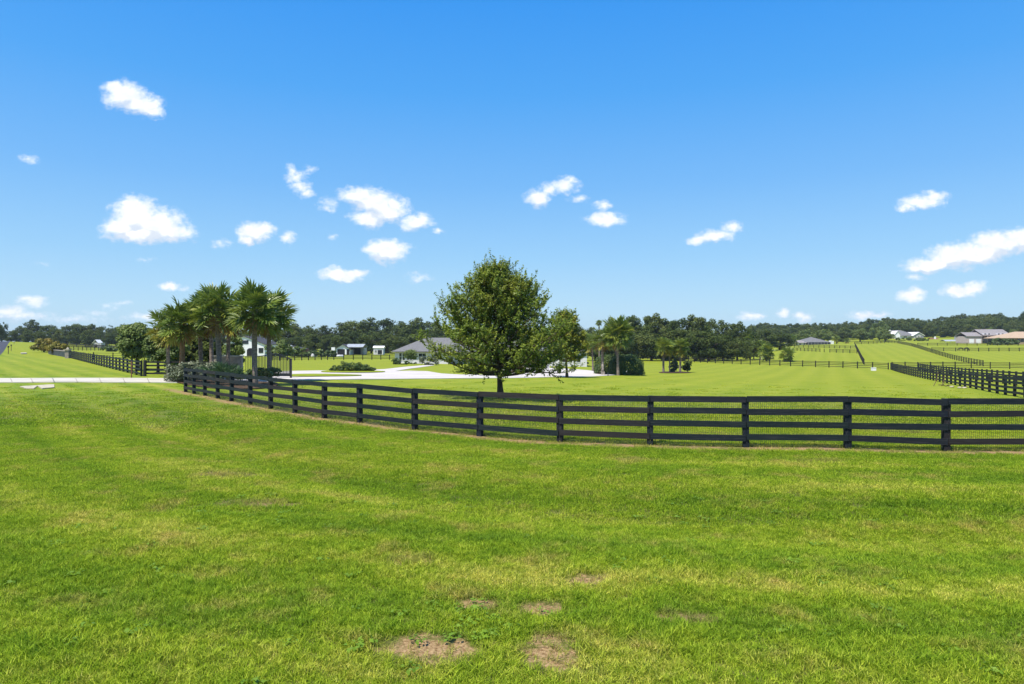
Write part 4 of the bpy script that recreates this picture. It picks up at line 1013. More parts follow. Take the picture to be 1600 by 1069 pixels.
def gable_roof(root, x0, x1, y0, y1, z, h, m, ov=.4, th=.16, axis='y', name='roof', xr=None):
    """ridge along y (gable faces the viewer) or along x"""
    if axis == 'y':
        xm = (x0 + x1) / 2 if xr is None else xr; prof = [(x0 - ov, z - ov * h / max(.1, xm - x0)), (xm, z + h), (x1 + ov, z - ov * h / max(.1, x1 - xm))]
        vs = [(a, y, b) for y in (y0 - ov, y1 + ov) for a, b in prof] + [(a, y, b + th) for y in (y0 - ov, y1 + ov) for a, b in prof]
    else:
        ym = (y0 + y1) / 2; prof = [(y0 - ov, z - ov * h / (ym - y0)), (ym, z + h), (y1 + ov, z - ov * h / (y1 - ym))]
        vs = [(x, a, b) for x in (x0 - ov, x1 + ov) for a, b in prof] + [(x, a, b + th) for x in (x0 - ov, x1 + ov) for a, b in prof]
    fs = [(0, 1, 4, 3), (1, 2, 5, 4), (6, 9, 10, 7), (7, 10, 11, 8), (0, 6, 7, 1), (1, 7, 8, 2), (3, 4, 10, 9), (4, 5, 11, 10), (0, 3, 9, 6), (2, 8, 11, 5)]
    return fix(MB().add(vs, fs).build(name, m, root))
def wall_box(root, x0, x1, y0, y1, z0, z1, m, gable=0, axis='y', xr=None, name='wall'):
    if not gable: return MB().box(x0, x1, y0, y1, z0, z1).build(name, m, root)
    if axis == 'y':
        xm = (x0 + x1) / 2 if xr is None else xr
        vs = [(x, y, z) for y in (y0, y1) for x, z in ((x0, z0), (x1, z0), (x1, z1), (xm, z1 + gable), (x0, z1))]
    else:
        ym = (y0 + y1) / 2; vs = [(x, y, z) for x in (x0, x1) for y, z in ((y0, z0), (y1, z0), (y1, z1), (ym, z1 + gable), (y0, z1))]
    fs = [(0, 1, 2, 3, 4), (9, 8, 7, 6, 5)] + [(i, i + 5, (i + 1) % 5 + 5, (i + 1) % 5) for i in range(5)]
    return fix(MB().add(vs, fs).build(name, m, root))
def window(root, x, z, w, h, y, fm=None, gm=None, bars=1, name='window', fr=.08):
    """framed opening in a wall facing -y: frame stands proud, pane sits back in it"""
    mb = MB(); x0, x1, z0, z1 = x - w / 2, x + w / 2, z, z + h
    mb.box(x0 - fr, x0, y - .06, y + .02, z0 - fr, z1 + fr); mb.box(x1, x1 + fr, y - .06, y + .02, z0 - fr, z1 + fr)
    mb.box(x0, x1, y - .058, y + .02, z1, z1 + fr); mb.box(x0, x1, y - .09, y + .02, z0 - fr, z0)
    for k_ in range(bars):
        t = x0 + w * (k_ + 1) / (bars + 1); mb.box(t - .03, t + .03, y - .05, y + .01, z0, z1)
    mb.box(x0, x1, y - .045, y + .01, z0 + h * .5 - .025, z0 + h * .5 + .025)
    f = mb.build(name, fm or M_WHITE, root)
    MB().box(x0, x1, y - .03, y + .008, z0, z1).build('pane', gm or M_GLASS, f); return f
def opening(root, x, z, w, h, y, m, name='door', arch=0):
    if not arch: return MB().box(x - w / 2, x + w / 2, y - .05, y + .05, z, z + h).build(name, m, root)
    pr = [(x - w / 2, z), (x + w / 2, z)] + [(x + w / 2 * math.cos(t), z + h - w / 2 * arch + w / 2 * arch * math.sin(t)) for t in [math.pi * i / 8 for i in range(9)]]
    n = len(pr); vs = [(a, y - .05, b) for a, b in pr] + [(a, y + .05, b) for a, b in pr]
    return fix(MB().add(vs, [tuple(range(n)), tuple(range(2 * n - 1, n - 1, -1))] + [(i, n + i, n + (i + 1) % n, (i + 1) % n) for i in range(n)]).build(name, m, root))
class H:
    """places a building at distance Y; converts photo pixels to its local metres"""
    def __init__(s, name, label, cat, px, Y):
        s.Y = Y; p = at(px, Y); s.p = p; s.root = thing(name, label, cat, p)
    def x(s, px): return (px - 800) / F * s.Y - s.p.x
    def z(s, py): return zat(py, s.Y) - s.p.z

# the grey-roofed house behind the elm
h = H('grey_house', 'long single storey pale house with grey hip roof, half hidden behind the elm', 'house', 700, 150); r = h.root
xa, xb = h.x(617), h.x(905); ev = h.z(549.0)
wall_box(r, xa, h.x(700), 0, 11, -1.0, ev, M_STUCCO); wall_box(r, h.x(700) + .003, h.x(846), 1.2, 12, -1.0, ev - .01, M_STUCCO)
hip_roof(r, xa, h.x(846), 0, 12, ev, h.z(527.5) - ev, M_ROOF, .65)
for px in (625.8, 630.8): window(r, h.x(px), .85, .52, 1.55, 0, M_WHITE, bars=0)
window(r, h.x(640), .9, 1.2, 1.4, 0); window(r, h.x(660), .9, 1.6, 1.4, 0); window(r, h.x(684), .9, 1.6, 1.4, 0)
for px in (715, 740, 765): window(r, h.x(px), .8, 1.6, 1.5, 1.2, bars=2)
opening(r, h.x(728), 0, 1.1, 2.1, 1.2, M_WOOD)
gx0, gx1 = h.x(800) * .86 + 0, h.x(834.5)
yg = -18.0; kk = (150 + yg) / 150
def hx_(px): return (px - 800) / F * (150 + yg) - h.p.x
zg = g1(h.p.x + hx_(824), 150 + yg) - h.p.z
wall_box(r, hx_(798), hx_(831), yg, 1.0, zg - .5, zg + 2.75, M_WHITE, name='garage_wall'); hip_roof(r, hx_(796), hx_(833), yg - .2, 1.0, zg + 2.76, 1.9, M_ROOF, .4)
for px in (806.5, 824): 
    g_ = opening(r, hx_(px), zg, 1.5, 2.2, yg, M_WHITE, 'garage_door')
    for q in range(4): MB().box(hx_(px) - .70, hx_(px) + .70, yg - .075, yg - .048, zg + .06 + q * .55, zg + .54 + q * .55).build('door_panel', M_WHITE, g_)
for px in (815.5, 830.2): MB().box(hx_(px) - .22, hx_(px) + .22, yg - .16, yg - .002, zg - .3, zg + 2.74).build('pilaster', M_STUCCO, r)
yr_ = -6.0
def hr(px): return (px - 800) / F * (150 + yr_) - h.p.x
zr = g1(h.p.x + hr(885), 150 + yr_) - h.p.z
wall_box(r, hr(846), hr(917), yr_, 8, zr - .5, zr + 3.3, M_STUCCO); hip_roof(r, hr(846), hr(917), yr_, 8, zr + 3.31, 2.0, M_ROOF, .5)
for px in (851, 858, 865): window(r, hr(px), zr + 1.35, .75, 1.15, yr_, bars=0)
for px in (884, 901): window(r, hr(px), zr + .9, 1.4, 1.5, yr_)
# utility box by the hedge
p = pix(855.5, 575.6); t_ = thing('utility_box', 'small white air conditioning box between the spiky shrub and low hedge', 'utility box', p)
MB().box(-.33, .33, -.3, .3, 0, .72).build('case', M_WHITE, t_); MB().box(-.36, .36, -.33, .33, .72, .78).build('lid', M_STUCCO, t_)
for q in range(5): MB().box(-.27, .27, -.325, -.302, .12 + q * .11, .17 + q * .11).build('slat', M_GREYW, t_)

# white two-storey barn
h = H('white_barn', 'white two storey gabled barn with dark arched opening behind the palms', 'barn', 384, 196); r = h.root
zr = h.z(525.5); ze = h.z(538.2); x0 = h.x(347); x1 = h.x(413.3); xm = h.x(381)
wall_box(r, x0, x1, 0, 12, -.5, ze, M_WHITE, zr - ze, xr=xm); gable_roof(r, x0, x1, 0, 12, ze + .02, zr - ze, M_ROOFD, .35, .14, xr=xm)
window(r, h.x(382), h.z(537), h.x(388) - h.x(376.5), h.z(532.3) - h.z(537), 0, M_DARK, bars=2)
opening(r, h.x(391), 0, h.x(397) - h.x(386.5), h.z(544), 0, M_DARK, 'arched_opening', .8)  # flat dark panel stands for the shade inside the arch opening
window(r, h.x(407.8), h.z(551), h.x(411) - h.x(404.5), h.z(544.2) - h.z(551), 0, M_DARK, bars=1)
# brick house with white arch
h = H('brick_house', 'low dark brick house with white arched porch beyond the gate', 'house', 456, 222); r = h.root
wall_box(r, h.x(444), h.x(470), 0, 9, -.5, h.z(545.5), M_BRICK); hip_roof(r, h.x(436), h.x(468), 0, 9, h.z(545.5), h.z(540.5) - h.z(545.5), M_ROOFD, .4)
wall_box(r, h.x(457), h.x(470), -2.2, -.003, -.5, h.z(547), M_WHITE, h.z(542.5) - h.z(547), name='porch_wall')
gable_roof(r, h.x(457), h.x(470), -2.2, -.3, h.z(547) + .02, h.z(542.5) - h.z(547), M_WHITE, .2, .12, name='porch_roof')
opening(r, h.x(463.5), 0, h.x(468) - h.x(459.5), h.z(546), -2.2, M_DARK, 'porch_arch', .7)
window(r, h.x(451), .9, .9, 1.3, 0)
h = H('long_shed', 'long pale roofed low shed behind the brick house', 'shed', 438, 250); r = h.root
wall_box(r, h.x(424), h.x(452), 0, 5, -.5, h.z(543), M_WHITE); gable_roof(r, h.x(424), h.x(452), 0, 5, h.z(543), h.z(540) - h.z(543), M_ROOFM, .3, .12, 'x')
opening(r, h.x(432), 0, 1.6, 2.0, 0, M_DARK)
# white garage barn with open shed
h = H('garage_barn', 'white gable fronted garage barn with dark roof and two dark bays', 'barn', 542, 248); r = h.root
x0, x1 = h.x(524.5), h.x(546.5); ze = h.z(545.2); zr = h.z(538.5)
wall_box(r, x0, x1, 0, 9, -.5, ze, M_WHITE, zr - ze); gable_roof(r, x0, x1, 0, 9, ze + .02, zr - ze, M_ROOFD, .5, .14)
opening(r, h.x(533), 0, h.x(539) - h.x(527.5), h.z(545.6), 0, M_DARK, 'bay_opening'); opening(r, h.x(543.8), 0, h.x(546) - h.x(541.5), h.z(545.6), 0, M_DARK, 'bay_opening')  # flat dark panels stand for the shaded insides of the open bays
wall_box(r, x1 + .003, h.x(565), 4.5, 9, -.5, h.z(543.5), M_GREYW, name='shed_wall'); gable_roof(r, h.x(540), h.x(565), 1.0, 9, h.z(542.5), h.z(538.2) - h.z(542.5), M_ROOFM, .3, .12, 'x', 'shed_roof')
for px in (552, 564.5): MB().box(h.x(px) - .12, h.x(px) + .12, 1.0, 1.24, -.5, h.z(542.6)).build('post', M_DARK, r)
opening(r, h.x(554), 0, 2.6, 2.4, 4.5, M_DARK, 'bay_opening')
for px in (519.5, 522.2):
    p = at(px, 246); tag(MB().box(-.32, .32, -.32, .32, -.3, 2.6).build('gate_pillar', M_WHITE), 'white pillar just left of the garage barn' if px < 520 else 'white pillar touching the garage barn corner', 'pillar').location = p
h = H('white_shed', 'small white shed with pale roof at the wood edge', 'shed', 591, 255); r = h.root
wall_box(r, h.x(583.5), h.x(598.5), 0, 3, 0, h.z(543.6), M_STUCCO); gable_roof(r, h.x(583.5), h.x(599), 0, 3, h.z(543.4), h.z(541) - h.z(543.4), M_WHITE, .25, .1, 'x')
opening(r, h.x(593.5), .2, 1.6, 1.5, 0, M_DARK); window(r, h.x(587), .8, .8, .8, 0)
# pale boulders of the garden bed
rb = random.Random(4)
rock = bmesh.new(); bmesh.ops.create_icosphere(rock, subdivisions=2, radius=.5)
for v in rock.verts: v.co *= rb.uniform(.82, 1.12); v.co.z *= .7
me_rock = bpy.data.meshes.new('boulder'); rock.to_mesh(me_rock); rock.free(); me_rock.materials.append(M_WHITE)
for i, px in enumerate((478, 481, 484, 489, 493, 514, 530, 533)):
    p = at(px, 205 + (i % 3)); o = mobj('boulder', me_rock, None, p + Vector((0, 0, .3)), (0, 0, i), (rb.uniform(1.2, 2), 1.3, rb.uniform(1.2, 2.4)))
    tag(o, 'pale boulder edging the garden bed left of the garage barn', 'boulder', 'pale boulders of the garden bed')
# far white thing in the left distance
h = H('distant_shed', 'tiny white roofed shed under the far left oaks', 'shed', 149, 300); r = h.root
wall_box(r, h.x(146), h.x(158), 0, 3, -.3, h.z(535.5), M_GREYW); gable_roof(r, h.x(145.5), h.x(153.5), 0, 3, h.z(535.5), 1.2, M_WHITE, .3, .1)
opening(r, h.x(150), 0, .9, 1.4, 0, M_DARK)
# hill house with screened lanai
h = H('screened_house', 'hill house with broad grey hip roof and dark screened porch', 'house', 1270, 390); r = h.root
wall_box(r, h.x(1258.5), h.x(1294), 0, 14, -1, h.z(534.6), M_GREYW); hip_roof(r, h.x(1256), h.x(1296), -.3, 15, h.z(534.6), h.z(526.6) - h.z(534.6), M_ROOF, .4)
wall_box(r, h.x(1244), h.x(1258.4), -1, 8, -1, h.z(535.6), M_CREAM, name='wing_wall'); hip_roof(r, h.x(1244), h.x(1262), -1, 8, h.z(535.6), h.z(531.6) - h.z(535.6), M_ROOFG, .5)
wall_box(r, h.x(1233), h.x(1240), 2, 6, -1, h.z(537.4), M_WHITE, name='annex_wall'); gable_roof(r, h.x(1233), h.x(1240), 2, 6, h.z(537.4), .6, M_WHITE, .2, .1, name='annex_roof')
window(r, h.x(1255.5), h.z(539), .9, 1.0, -1); window(r, h.x(1249), h.z(539), 1.2, 1.0, -1)
sc_ = MB().box(h.x(1259), h.x(1293.5), -3.5, -.36, -1, h.z(535.0)).build('screen_porch', M_SCREEN, r)
for i in range(8):
    xx = h.x(1259) + (h.x(1293.5) - h.x(1259)) * i / 7; MB().box(xx - .05, xx + .05, -3.56, -3.502, -1, h.z(535.0)).build('mullion', M_GREYW, sc_)
opening(r, h.x(1298), -.5, 1.6, 2.8, .5, M_WHITE, 'white_door')
opening(r, h.x(1302), -.5, .9, 2.6, .4, M_WHITE, 'white_door')
# white hill house
h = H('white_hill_house', 'white hill house with grey roof, tall chimney and front gable', 'house', 1415, 470); r = h.root
wall_box(r, h.x(1398), h.x(1426), 0, 12, -1.5, h.z(524.8), M_WHITE); hip_roof(r, h.x(1396), h.x(1432), -.3, 14, h.z(524.5), h.z(515.8) - h.z(524.5), M_ROOF, .5)
wall_box(r, h.x(1424), h.x(1440), -2.5, 10, -1.5, h.z(524.3), M_GREYW, h.z(519.6) - h.z(524.3), name='gable_wall'); gable_roof(r, h.x(1424), h.x(1440), -2.5, 10, h.z(524.3) + .02, h.z(519.6) - h.z(524.3), M_WHITE, .5, .25)
wall_box(r, h.x(1396), h.x(1404), -2, 8, -1.5, h.z(522), M_WHITE, h.z(517.3) - h.z(522), name='gable_wall'); gable_roof(r, h.x(1396), h.x(1404), -2, 8, h.z(522) + .02, h.z(517.3) - h.z(522), M_STUCCO, .4, .2)
ch = MB().box(h.x(1392.5), h.x(1395.2), 3, 4.2, 0, h.z(515.3)).build('chimney', M_WHITE, r)
opening(r, h.x(1404.6), .2, 1.6, 3.0, -.02, M_DARK, 'arched_entry', .9)
window(r, h.x(1414.5), h.z(528), 2.2, 1.0, 0, bars=2)
for px in (1427.5, 1432, 1436, 1438.6): window(r, h.x(px), h.z(528.5), .7, 1.6, -2.5, bars=0)
# small far sheds
h = H('brown_shed', 'small brown and white shed between the two hill houses', 'shed', 1461, 440); r = h.root
wall_box(r, h.x(1455), h.x(1467), 0, 4, -1, h.z(530.2), M_PINK); gable_roof(r, h.x(1455), h.x(1467), 0, 4, h.z(530.2), h.z(528.4) - h.z(530.2), M_BRICK, .3, .15, 'x')
for px in (1452.5, 1468): MB().box(h.x(px) - .35, h.x(px) + .35, -.1, .25, -1, h.z(530.4)).build('post', M_WHITE, r)
opening(r, h.x(1461), -.2, 1.2, 1.8, 0, M_WHITE)
p = at(1461, 452); tag(MB().tube([(0, 0, 0), (0, 0, zat(526.5, 452) - p.z - 1.2), (0, 0, zat(525.8, 452) - p.z)], [1.0, .9, .1], 8).build('white_tank', M_WHITE), 'white pointed tank top behind the brown shed', 'tank').location = p
h = H('horse_trailer', 'pale metal trailer parked left of the pink house', 'trailer', 1500, 375); r = h.root
MB().box(h.x(1495), h.x(1505.5), 0, 2.2, .5, h.z(526.2)).build('body', M_ROOFM, r); MB().box(h.x(1499), h.x(1505.5), -.1, 2.3, h.z(526.2), h.z(525.2)).build('roof', M_WHITE, r)
for px in (1498, 1502): MB().tube([(h.x(px), -.15, .4), (h.x(px), .1, .4)], .42, 10).build('wheel', M_DARK, r)
MB().box(h.x(1496), h.x(1499), -.03, .03, h.z(530), h.z(527)).build('window', M_GLASS, r)
h = H('low_shelter', 'long low metal roofed shelter at the left of the pink house', 'shelter', 1489, 365); r = h.root
gable_roof(r, h.x(1478), h.x(1502), 0, 5, h.z(533.2), h.z(531.2) - h.z(533.2), M_ROOFM, .3, .1, 'x')
for px in (1478.5, 1486, 1494, 1501.5): MB().box(h.x(px) - .1, h.x(px) + .1, .1, .3, -.5, h.z(533.2)).build('post', M_WHITE, r)
# pink two-storey house
h = H('pink_house', 'pinkish grey two storey hill house with tiled grey roof', 'house', 1545, 352); r = h.root
wall_box(r, h.x(1533), h.x(1576), 0, 11, -1, h.z(523.5), M_PINK); gable_roof(r, h.x(1533), h.x(1576), -1.6, 11, h.z(524.2), h.z(515.2) - h.z(524.2), M_ROOFG, .3, .25, 'x')
for px in (1537, 1543, 1558, 1564, 1570): 
    d_ = MB().box(h.x(px) - .8, h.x(px) + .8, -1.2, 2.5, h.z(524), h.z(520.6)).build('dormer', M_STUCCO, r)
    MB().box(h.x(px) - .5, h.x(px) + .5, -1.24, -1.19, h.z(523.2), h.z(521.2)).build('pane', M_GLASS, d_)
for px in (1536, 1541.5, 1547, 1555, 1562, 1569): window(r, h.x(px), h.z(528.8), 1.2, 1.2, 0, M_PINK)
for px in (1540, 1552, 1560, 1568): MB().box(h.x(px) - .14, h.x(px) + .14, -1.5, -1.2, -1, h.z(525)).build('column', M_STUCCO, r)
MB().box(h.x(1549.5), h.x(1552), 5, 6.2, 2, h.z(513.8)).build('chimney', M_BRICK, r)
wall_box(r, h.x(1509), h.x(1532.6), -1, 8, -1, h.z(525.4), M_PINK, name='wing_wall'); gable_roof(r, h.x(1509), h.x(1532), -1, 8, h.z(525.4), h.z(519.8) - h.z(525.4), M_ROOFG, .4, .2, 'x')
for px in (1516, 1527): opening(r, h.x(px), 0, 2.4, 2.2, -1, M_WHITE, 'garage_door')
# tan roofed house at the right edge
h = H('tan_house', 'tan walled house with wide tan tiled hip roof at the right edge', 'house', 1604, 335); r = h.root
wall_box(r, h.x(1586), h.x(1650), 0, 12, -1, h.z(528.4), M_TAN); hip_roof(r, h.x(1572), h.x(1655), -2.5, 15, h.z(528.2), h.z(518) - h.z(528.2), M_ROOFT, .5)
for px in (1592, 1597.5, 1606): window(r, h.x(px), h.z(534), 1.3, 1.5, 0, M_TAN, bars=0)
for px in (1574, 1580): MB().box(h.x(px) - .2, h.x(px) + .2, -2, -1.6, -1, h.z(528.5)).build('column', M_TAN, r)
wall_box(r, h.x(1584), h.x(1599), -3, -2.6, -1.5, h.z(535.2), M_TAN, name='garden_wall')
# ------------------------------------------------------------------ entrance: gate, wing wall, post
GY = 57.5
gp = at(430, GY); gate = thing('iron_gate', 'black iron gate leaf with arched top and solid bottom panel', 'gate', gp)
def gxx(px): return (px - 800) / F * GY - gp.x
def gzz(py): return zat(py, GY) - gp.z
xl, xr_ = gxx(399), gxx(454.6); zb = gzz(588); zp = gzz(583.2)
MB().box(xl, xr_ - .05, -.03, .03, zb, zp).build('kick_panel', M_IRON, gate)
def archz(t): return gzz(556.8) + (gzz(552.6) - gzz(556.8)) * math.exp(-((t - .56) / .26) ** 2) - (gzz(556.8) - gzz(561.2)) * max(0, (t - .62) / .38) ** 1.2
npk = 24
for i in range(1, npk):
    t = i / npk; x = xl + (xr_ - xl) * t
    MB().tube([(x, 0, zp - .01), (x, 0, archz(t) + .02)], .029, 5).build('bar', M_IRON, gate)
MB().tube([(xl + (xr_ - xl) * i / 20, 0, archz(i / 20)) for i in range(21)], .035, 6).build('top_rail', M_IRON, gate)
MB().tube([(xl, 0, zp + .1), (xr_, 0, zp + .1)], .03, 6).build('bottom_rail', M_IRON, gate)
for x, top in ((xl, archz(0)), (xr_, gzz(560.2))): MB().box(x - .07, x + .07, -.07, .07, zb - .15, top).build('frame_post', M_IRON, gate)
pf = thing('picket_fence', 'black iron picket panel left of the gate leaf behind the palm trunk', 'fence', at(388, GY + .4))
x0 = gxx(381) - (at(388, GY + .4).x - gp.x); x1 = gxx(398) - (at(388, GY + .4).x - gp.x)
for i in range(8):
    x = x0 + (x1 - x0) * i / 7; MB().tube([(x, 0, .05), (x, 0, gzz(556.5))], .02, 5).build('bar', M_IRON, pf)
for zz in (.25, gzz(558.5)): MB().box(x0 - .03, x1 + .03, -.025, .025, zz, zz + .06).build('rail', M_IRON, pf)
wp_ = at(362, GY + 1.2); ww = thing('wing_wall', 'low grey stone entrance wall with pale cap behind the palms', 'wall', wp_)
hw = 27 / F * GY
MB().box(-hw, hw * .62, -.2, .2, -.2, zat(558.0, GY) - wp_.z).build('wall', M_STONE, ww); MB().box(-hw - .08, hw * .62 + .08, -.28, .28, zat(558, GY) - wp_.z, zat(556.0, GY) - wp_.z).build('cap', M_STONEP, ww)
# leaning stake, rusty post, box, litter
p = pix(205.5, 591.5); t_ = thing('marker_post', 'rusty brown steel marker post standing in front of the left fence', 'post', p)
MB().box(-.035, .035, -.02, .02, -.2, 1.42).build('stem', M_RUST, t_); MB().box(-.05, .05, -.028, -.022, 1.12, 1.36).build('plate', M_RUST, t_)
p = pix(1365, 579.3); t_ = thing('white_box', 'small white box in the field by the bottom fence', 'box', p)
MB().box(-.36, .36, -.3, .3, 0, .56).build('case', M_WHITE, t_); MB().box(-.4, .4, -.34, .34, .56, .62).build('lid', M_WHITE, t_)
p = pix(1459, 603.5); tag(MB().tube([(-.02, 0, 0), (.28, 0, .6), (.44, .05, 1.35)], [.03, .03, .025], 5).build('leaning_stake', M_WOOD), 'thin brown stake leaning right beside the field fence', 'stake').location = p
p = pix(1471, 603.5); tag(MB().tube([(0, 0, 0), (.25, 0, .55), (.34, .05, 1.05)], [.03, .03, .02], 5).build('leaning_stake', M_WOOD), 'second shorter stake leaning above the fallen branch', 'stake').location = p
p = pix(1475, 604.6); mb = MB()
for a, b in (((-.5, 0, .18), (.3, .05, .05)), ((.1, 0, .08), (.75, .1, .03)), ((-.1, 0, .12), (.15, .2, .3)), ((.2, 0, .07), (.5, -.15, .2))): mb.tube([a, ((a[0] + b[0]) / 2, (a[1] + b[1]) / 2, (a[2] + b[2]) / 2 + .05), b], [.04, .035, .015], 5)
tag(mb.build('fallen_branch', M_BARK), 'dark fallen branch on the grass by the field fence', 'branch').location = p
me_stone = me_rock.copy(); me_stone.materials[0] = M_STONEP
for i, (px, py) in enumerate(((1487, 605.5), (1499, 607), (1507, 607))):
    o = mobj('stone', me_stone, None, pix(px, py) + Vector((0, 0, .05)), (0, 0, i * 1.3), (.42, .3, .28))
    tag(o, 'small white stone lying in the grass by the field fence', 'stone', 'white stones by the field fence')
# statue, urn, lamp by the hedge
p = at(942, 87.5); t_ = thing('stone_statue', 'pale grey stone garden statue in front of the dark hedge', 'statue', p)
MB().box(-.22, .22, -.2, .2, -.2, .45).build('plinth', M_STONE, t_)
MB().tube([(0, 0, .45), (.02, 0, .8), (-.01, 0, 1.1), (0, 0, 1.32), (0, 0, 1.42), (.02, -.02, 1.5), (.02, -.02, 1.64), (.02, -.02, 1.7)], [.17, .13, .16, .17, .06, .08, .085, .03], 10).build('figure', M_STONE, t_, True)
p = pix(933.5, 581); t_ = thing('dark_planter', 'large round dark planter between the slim palm and the hedge', 'planter', p)
MB().tube([(0, 0, 0), (0, 0, .12), (0, 0, .45), (0, 0, .75), (0, 0, .88), (0, 0, .92)], [.28, .36, .48, .44, .36, .40], 14).build('bowl', M_SCREEN, t_, True)
mobj('plant', lobed('plant', 395, (0, 0, 1.0), (.35, .35, .3), 8, (.1, .2), 300, (.05, .1), M_SHRUB), t_)
p = pix(950, 587.5); t_ = thing('path_light', 'small dark path light on the lawn before the hedge', 'lamp', p)
MB().tube([(0, 0, -.1), (0, 0, .30)], .05, 6).build('stem', M_IRON, t_); MB().tube([(0, 0, .30), (0, 0, .36), (0, 0, .42)], [.12, .10, .02], 8).build('cap', M_IRON, t_)
p = pix(978.5, 583.6); t_ = thing('white_ornament', 'small white garden ornament at the foot of the round hedge', 'ornament', p)
MB().tube([(0, 0, 0), (0, 0, .12), (0, 0, .26), (.1, 0, .40), (.12, 0, .46)], [.11, .15, .10, .06, .02], 8).build('body', M_WHITE, t_, True)
MB().tube([(.08, -.02, .40), (.18, -.02, .42)], [.05, .02], 6).build('head', M_WHITE, t_, True)
# far left: neighbour's wall, pillar, mailboxes
wa, wb = pix(104.5, 558.4), pix(77, 553.0); t_ = thing('dark_wall', 'dark low entrance wall under the golden shrubs on the far left', 'wall', wa, math.atan2(wb.y - wa.y, wb.x - wa.x))
wl = math.hypot(wb.x - wa.x, wb.y - wa.y); MB().box(0, wl, -.2, .2, -.8, 1.15).build('wall', M_SCREEN, t_); MB().box(-.1, wl + .1, -.28, .28, 1.15, 1.27).build('cap', M_STONE, t_)
p = at(106, 127); t_ = thing('stone_pillar', 'tan capped stone pillar where the left fence meets the dark wall', 'pillar', p)
MB().box(-.34, .34, -.34, .34, -.3, 1.5).build('shaft', M_STONE, t_); MB().box(-.5, .5, -.5, .5, 1.5, 1.66).build('cap', M_STONEP, t_); MB().tube([(0, 0, 1.66), (0, 0, 1.8), (0, 0, 2.02)], [.2, .26, .04], 8).build('finial', M_STONEP, t_)
def mailbox(px, Y, label, s=1.0):
    p = at(px, Y); t_ = thing('mailbox', label, 'mailbox', p, R(36)); t_.scale = (s, s, s)
    MB().box(-.05, .05, -.05, .05, -.2, 1.0).build('post', M_WOOD, t_)
    pr = [(-.12, 1.0), (.12, 1.0), (.12, 1.17)] + [(.12 * math.cos(a), 1.17 + .12 * math.sin(a)) for a in (R(45), R(90), R(135))] + [(-.12, 1.17)]
    n = len(pr); vs = [(a, -.28, b) for a, b in pr] + [(a, .28, b) for a, b in pr]
    fix(MB().add(vs, [tuple(range(n)), tuple(range(2 * n - 1, n - 1, -1))] + [(i, n + i, n + (i + 1) % n, (i + 1) % n) for i in range(n)]).build('box', M_IRON, t_))
    MB().box(.125, .14, -.2, -.05, 1.12, 1.3).build('flag', M_RUST, t_)
mailbox(13, 163, 'dark mailbox nearest on the roadside verge at the far left', 1.5); mailbox(17.5, 190, 'second dark mailbox further along the roadside verge', 1.4); mailbox(22, 262, 'farthest tiny dark mailbox at the crest of the road', 1.5)
# dark horses grazing behind the lower right fence
def horse(px, Y, label, yaw, s=1.0):
    p = at(px, Y); me = bpy.data.meshes.new('horse')
    V = [(0, 0, 1.15), (.45, 0, 1.18), (.85, 0, 1.12), (-.4, 0, 1.16), (-.72, 0, 1.2), (1.15, 0, .8), (1.35, 0, .4), (1.42, 0, .2), (1.55, 0, .08),
         (.72, .17, .7), (.72, .18, .35), (.72, .18, 0), (.72, -.17, .7), (.78, -.18, .35), (.76, -.18, 0),
         (-.68, .18, .78), (-.8, .18, .42), (-.74, .18, 0), (-.68, -.18, .78), (-.78, -.18, .42), (-.72, -.18, 0), (-.95, 0, 1.0), (-1.02, 0, .55)]
    E = [(0, 1), (1, 2), (0, 3), (3, 4), (2, 5), (5, 6), (6, 7), (7, 8), (2, 9), (9, 10), (10, 11), (2, 12), (12, 13), (13, 14), (4, 15), (15, 16), (16, 17), (4, 18), (18, 19), (19, 20), (4, 21), (21, 22)]
    RR = [.30, .30, .27, .29, .29, .17, .13, .12, .07, .10, .06, .06, .10, .06, .06, .14, .07, .06, .14, .07, .06, .05, .07]
    me.from_pydata(V, E, []); me.materials.append(M_HORSE); o = link(bpy.data.objects.new('horse', me))
    o.modifiers.new('skin', 'SKIN'); sv = me.skin_vertices[0].data
    for a, b in zip(sv, RR): a.radius = (b, b)
    sv[0].use_root = True
    o.modifiers.new('sub', 'SUBSURF').levels = 1; o.modifiers['sub'].render_levels = 1
    o.location = p; o.rotation_euler = (0, 0, yaw); o.scale = (s, s, s); tag(o, label, 'horse', 'dark horses grazing on the right hill')
horse(1510, 262, 'larger dark horse grazing at the lower right hill fence', .2); horse(1501.5, 266, 'smaller dark horse grazing left of the larger one', 2.9, .85)

# ------------------------------------------------------------------ grass blades
def tuft_mesh(name, seed, nb, rad, hmin, hmax, w, m, seg=2, lean=.55):
    rng = np.random.default_rng(seed); V = []
    for i in range(nb):
        a = rng.uniform(0, 6.28); r_ = rad * math.sqrt(rng.random()); b = np.array([math.cos(a) * r_, math.sin(a) * r_, -.01])
        hh = rng.uniform(hmin, hmax); az = rng.uniform(0, 6.28); ln2 = lean * rng.uniform(.2, 1.5) * hh
        d = np.array([math.cos(az) * ln2, math.sin(az) * ln2, 0]); yaw = az + 1.57 + rng.uniform(-.6, .6); s_v = np.array([math.cos(yaw), math.sin(yaw), 0]) * w * rng.uniform(.7, 1.3)
        mid = b + d * .32 + np.array([0, 0, hh * .6]); tip = b + d + np.array([0, 0, hh * .95])
        V += [b - s_v, b + s_v, mid + s_v * .8, mid - s_v * .8, mid - s_v * .8, mid + s_v * .8, tip + s_v * .08, tip - s_v * .08]
    return npmesh(name, np.array(V), 4, m)
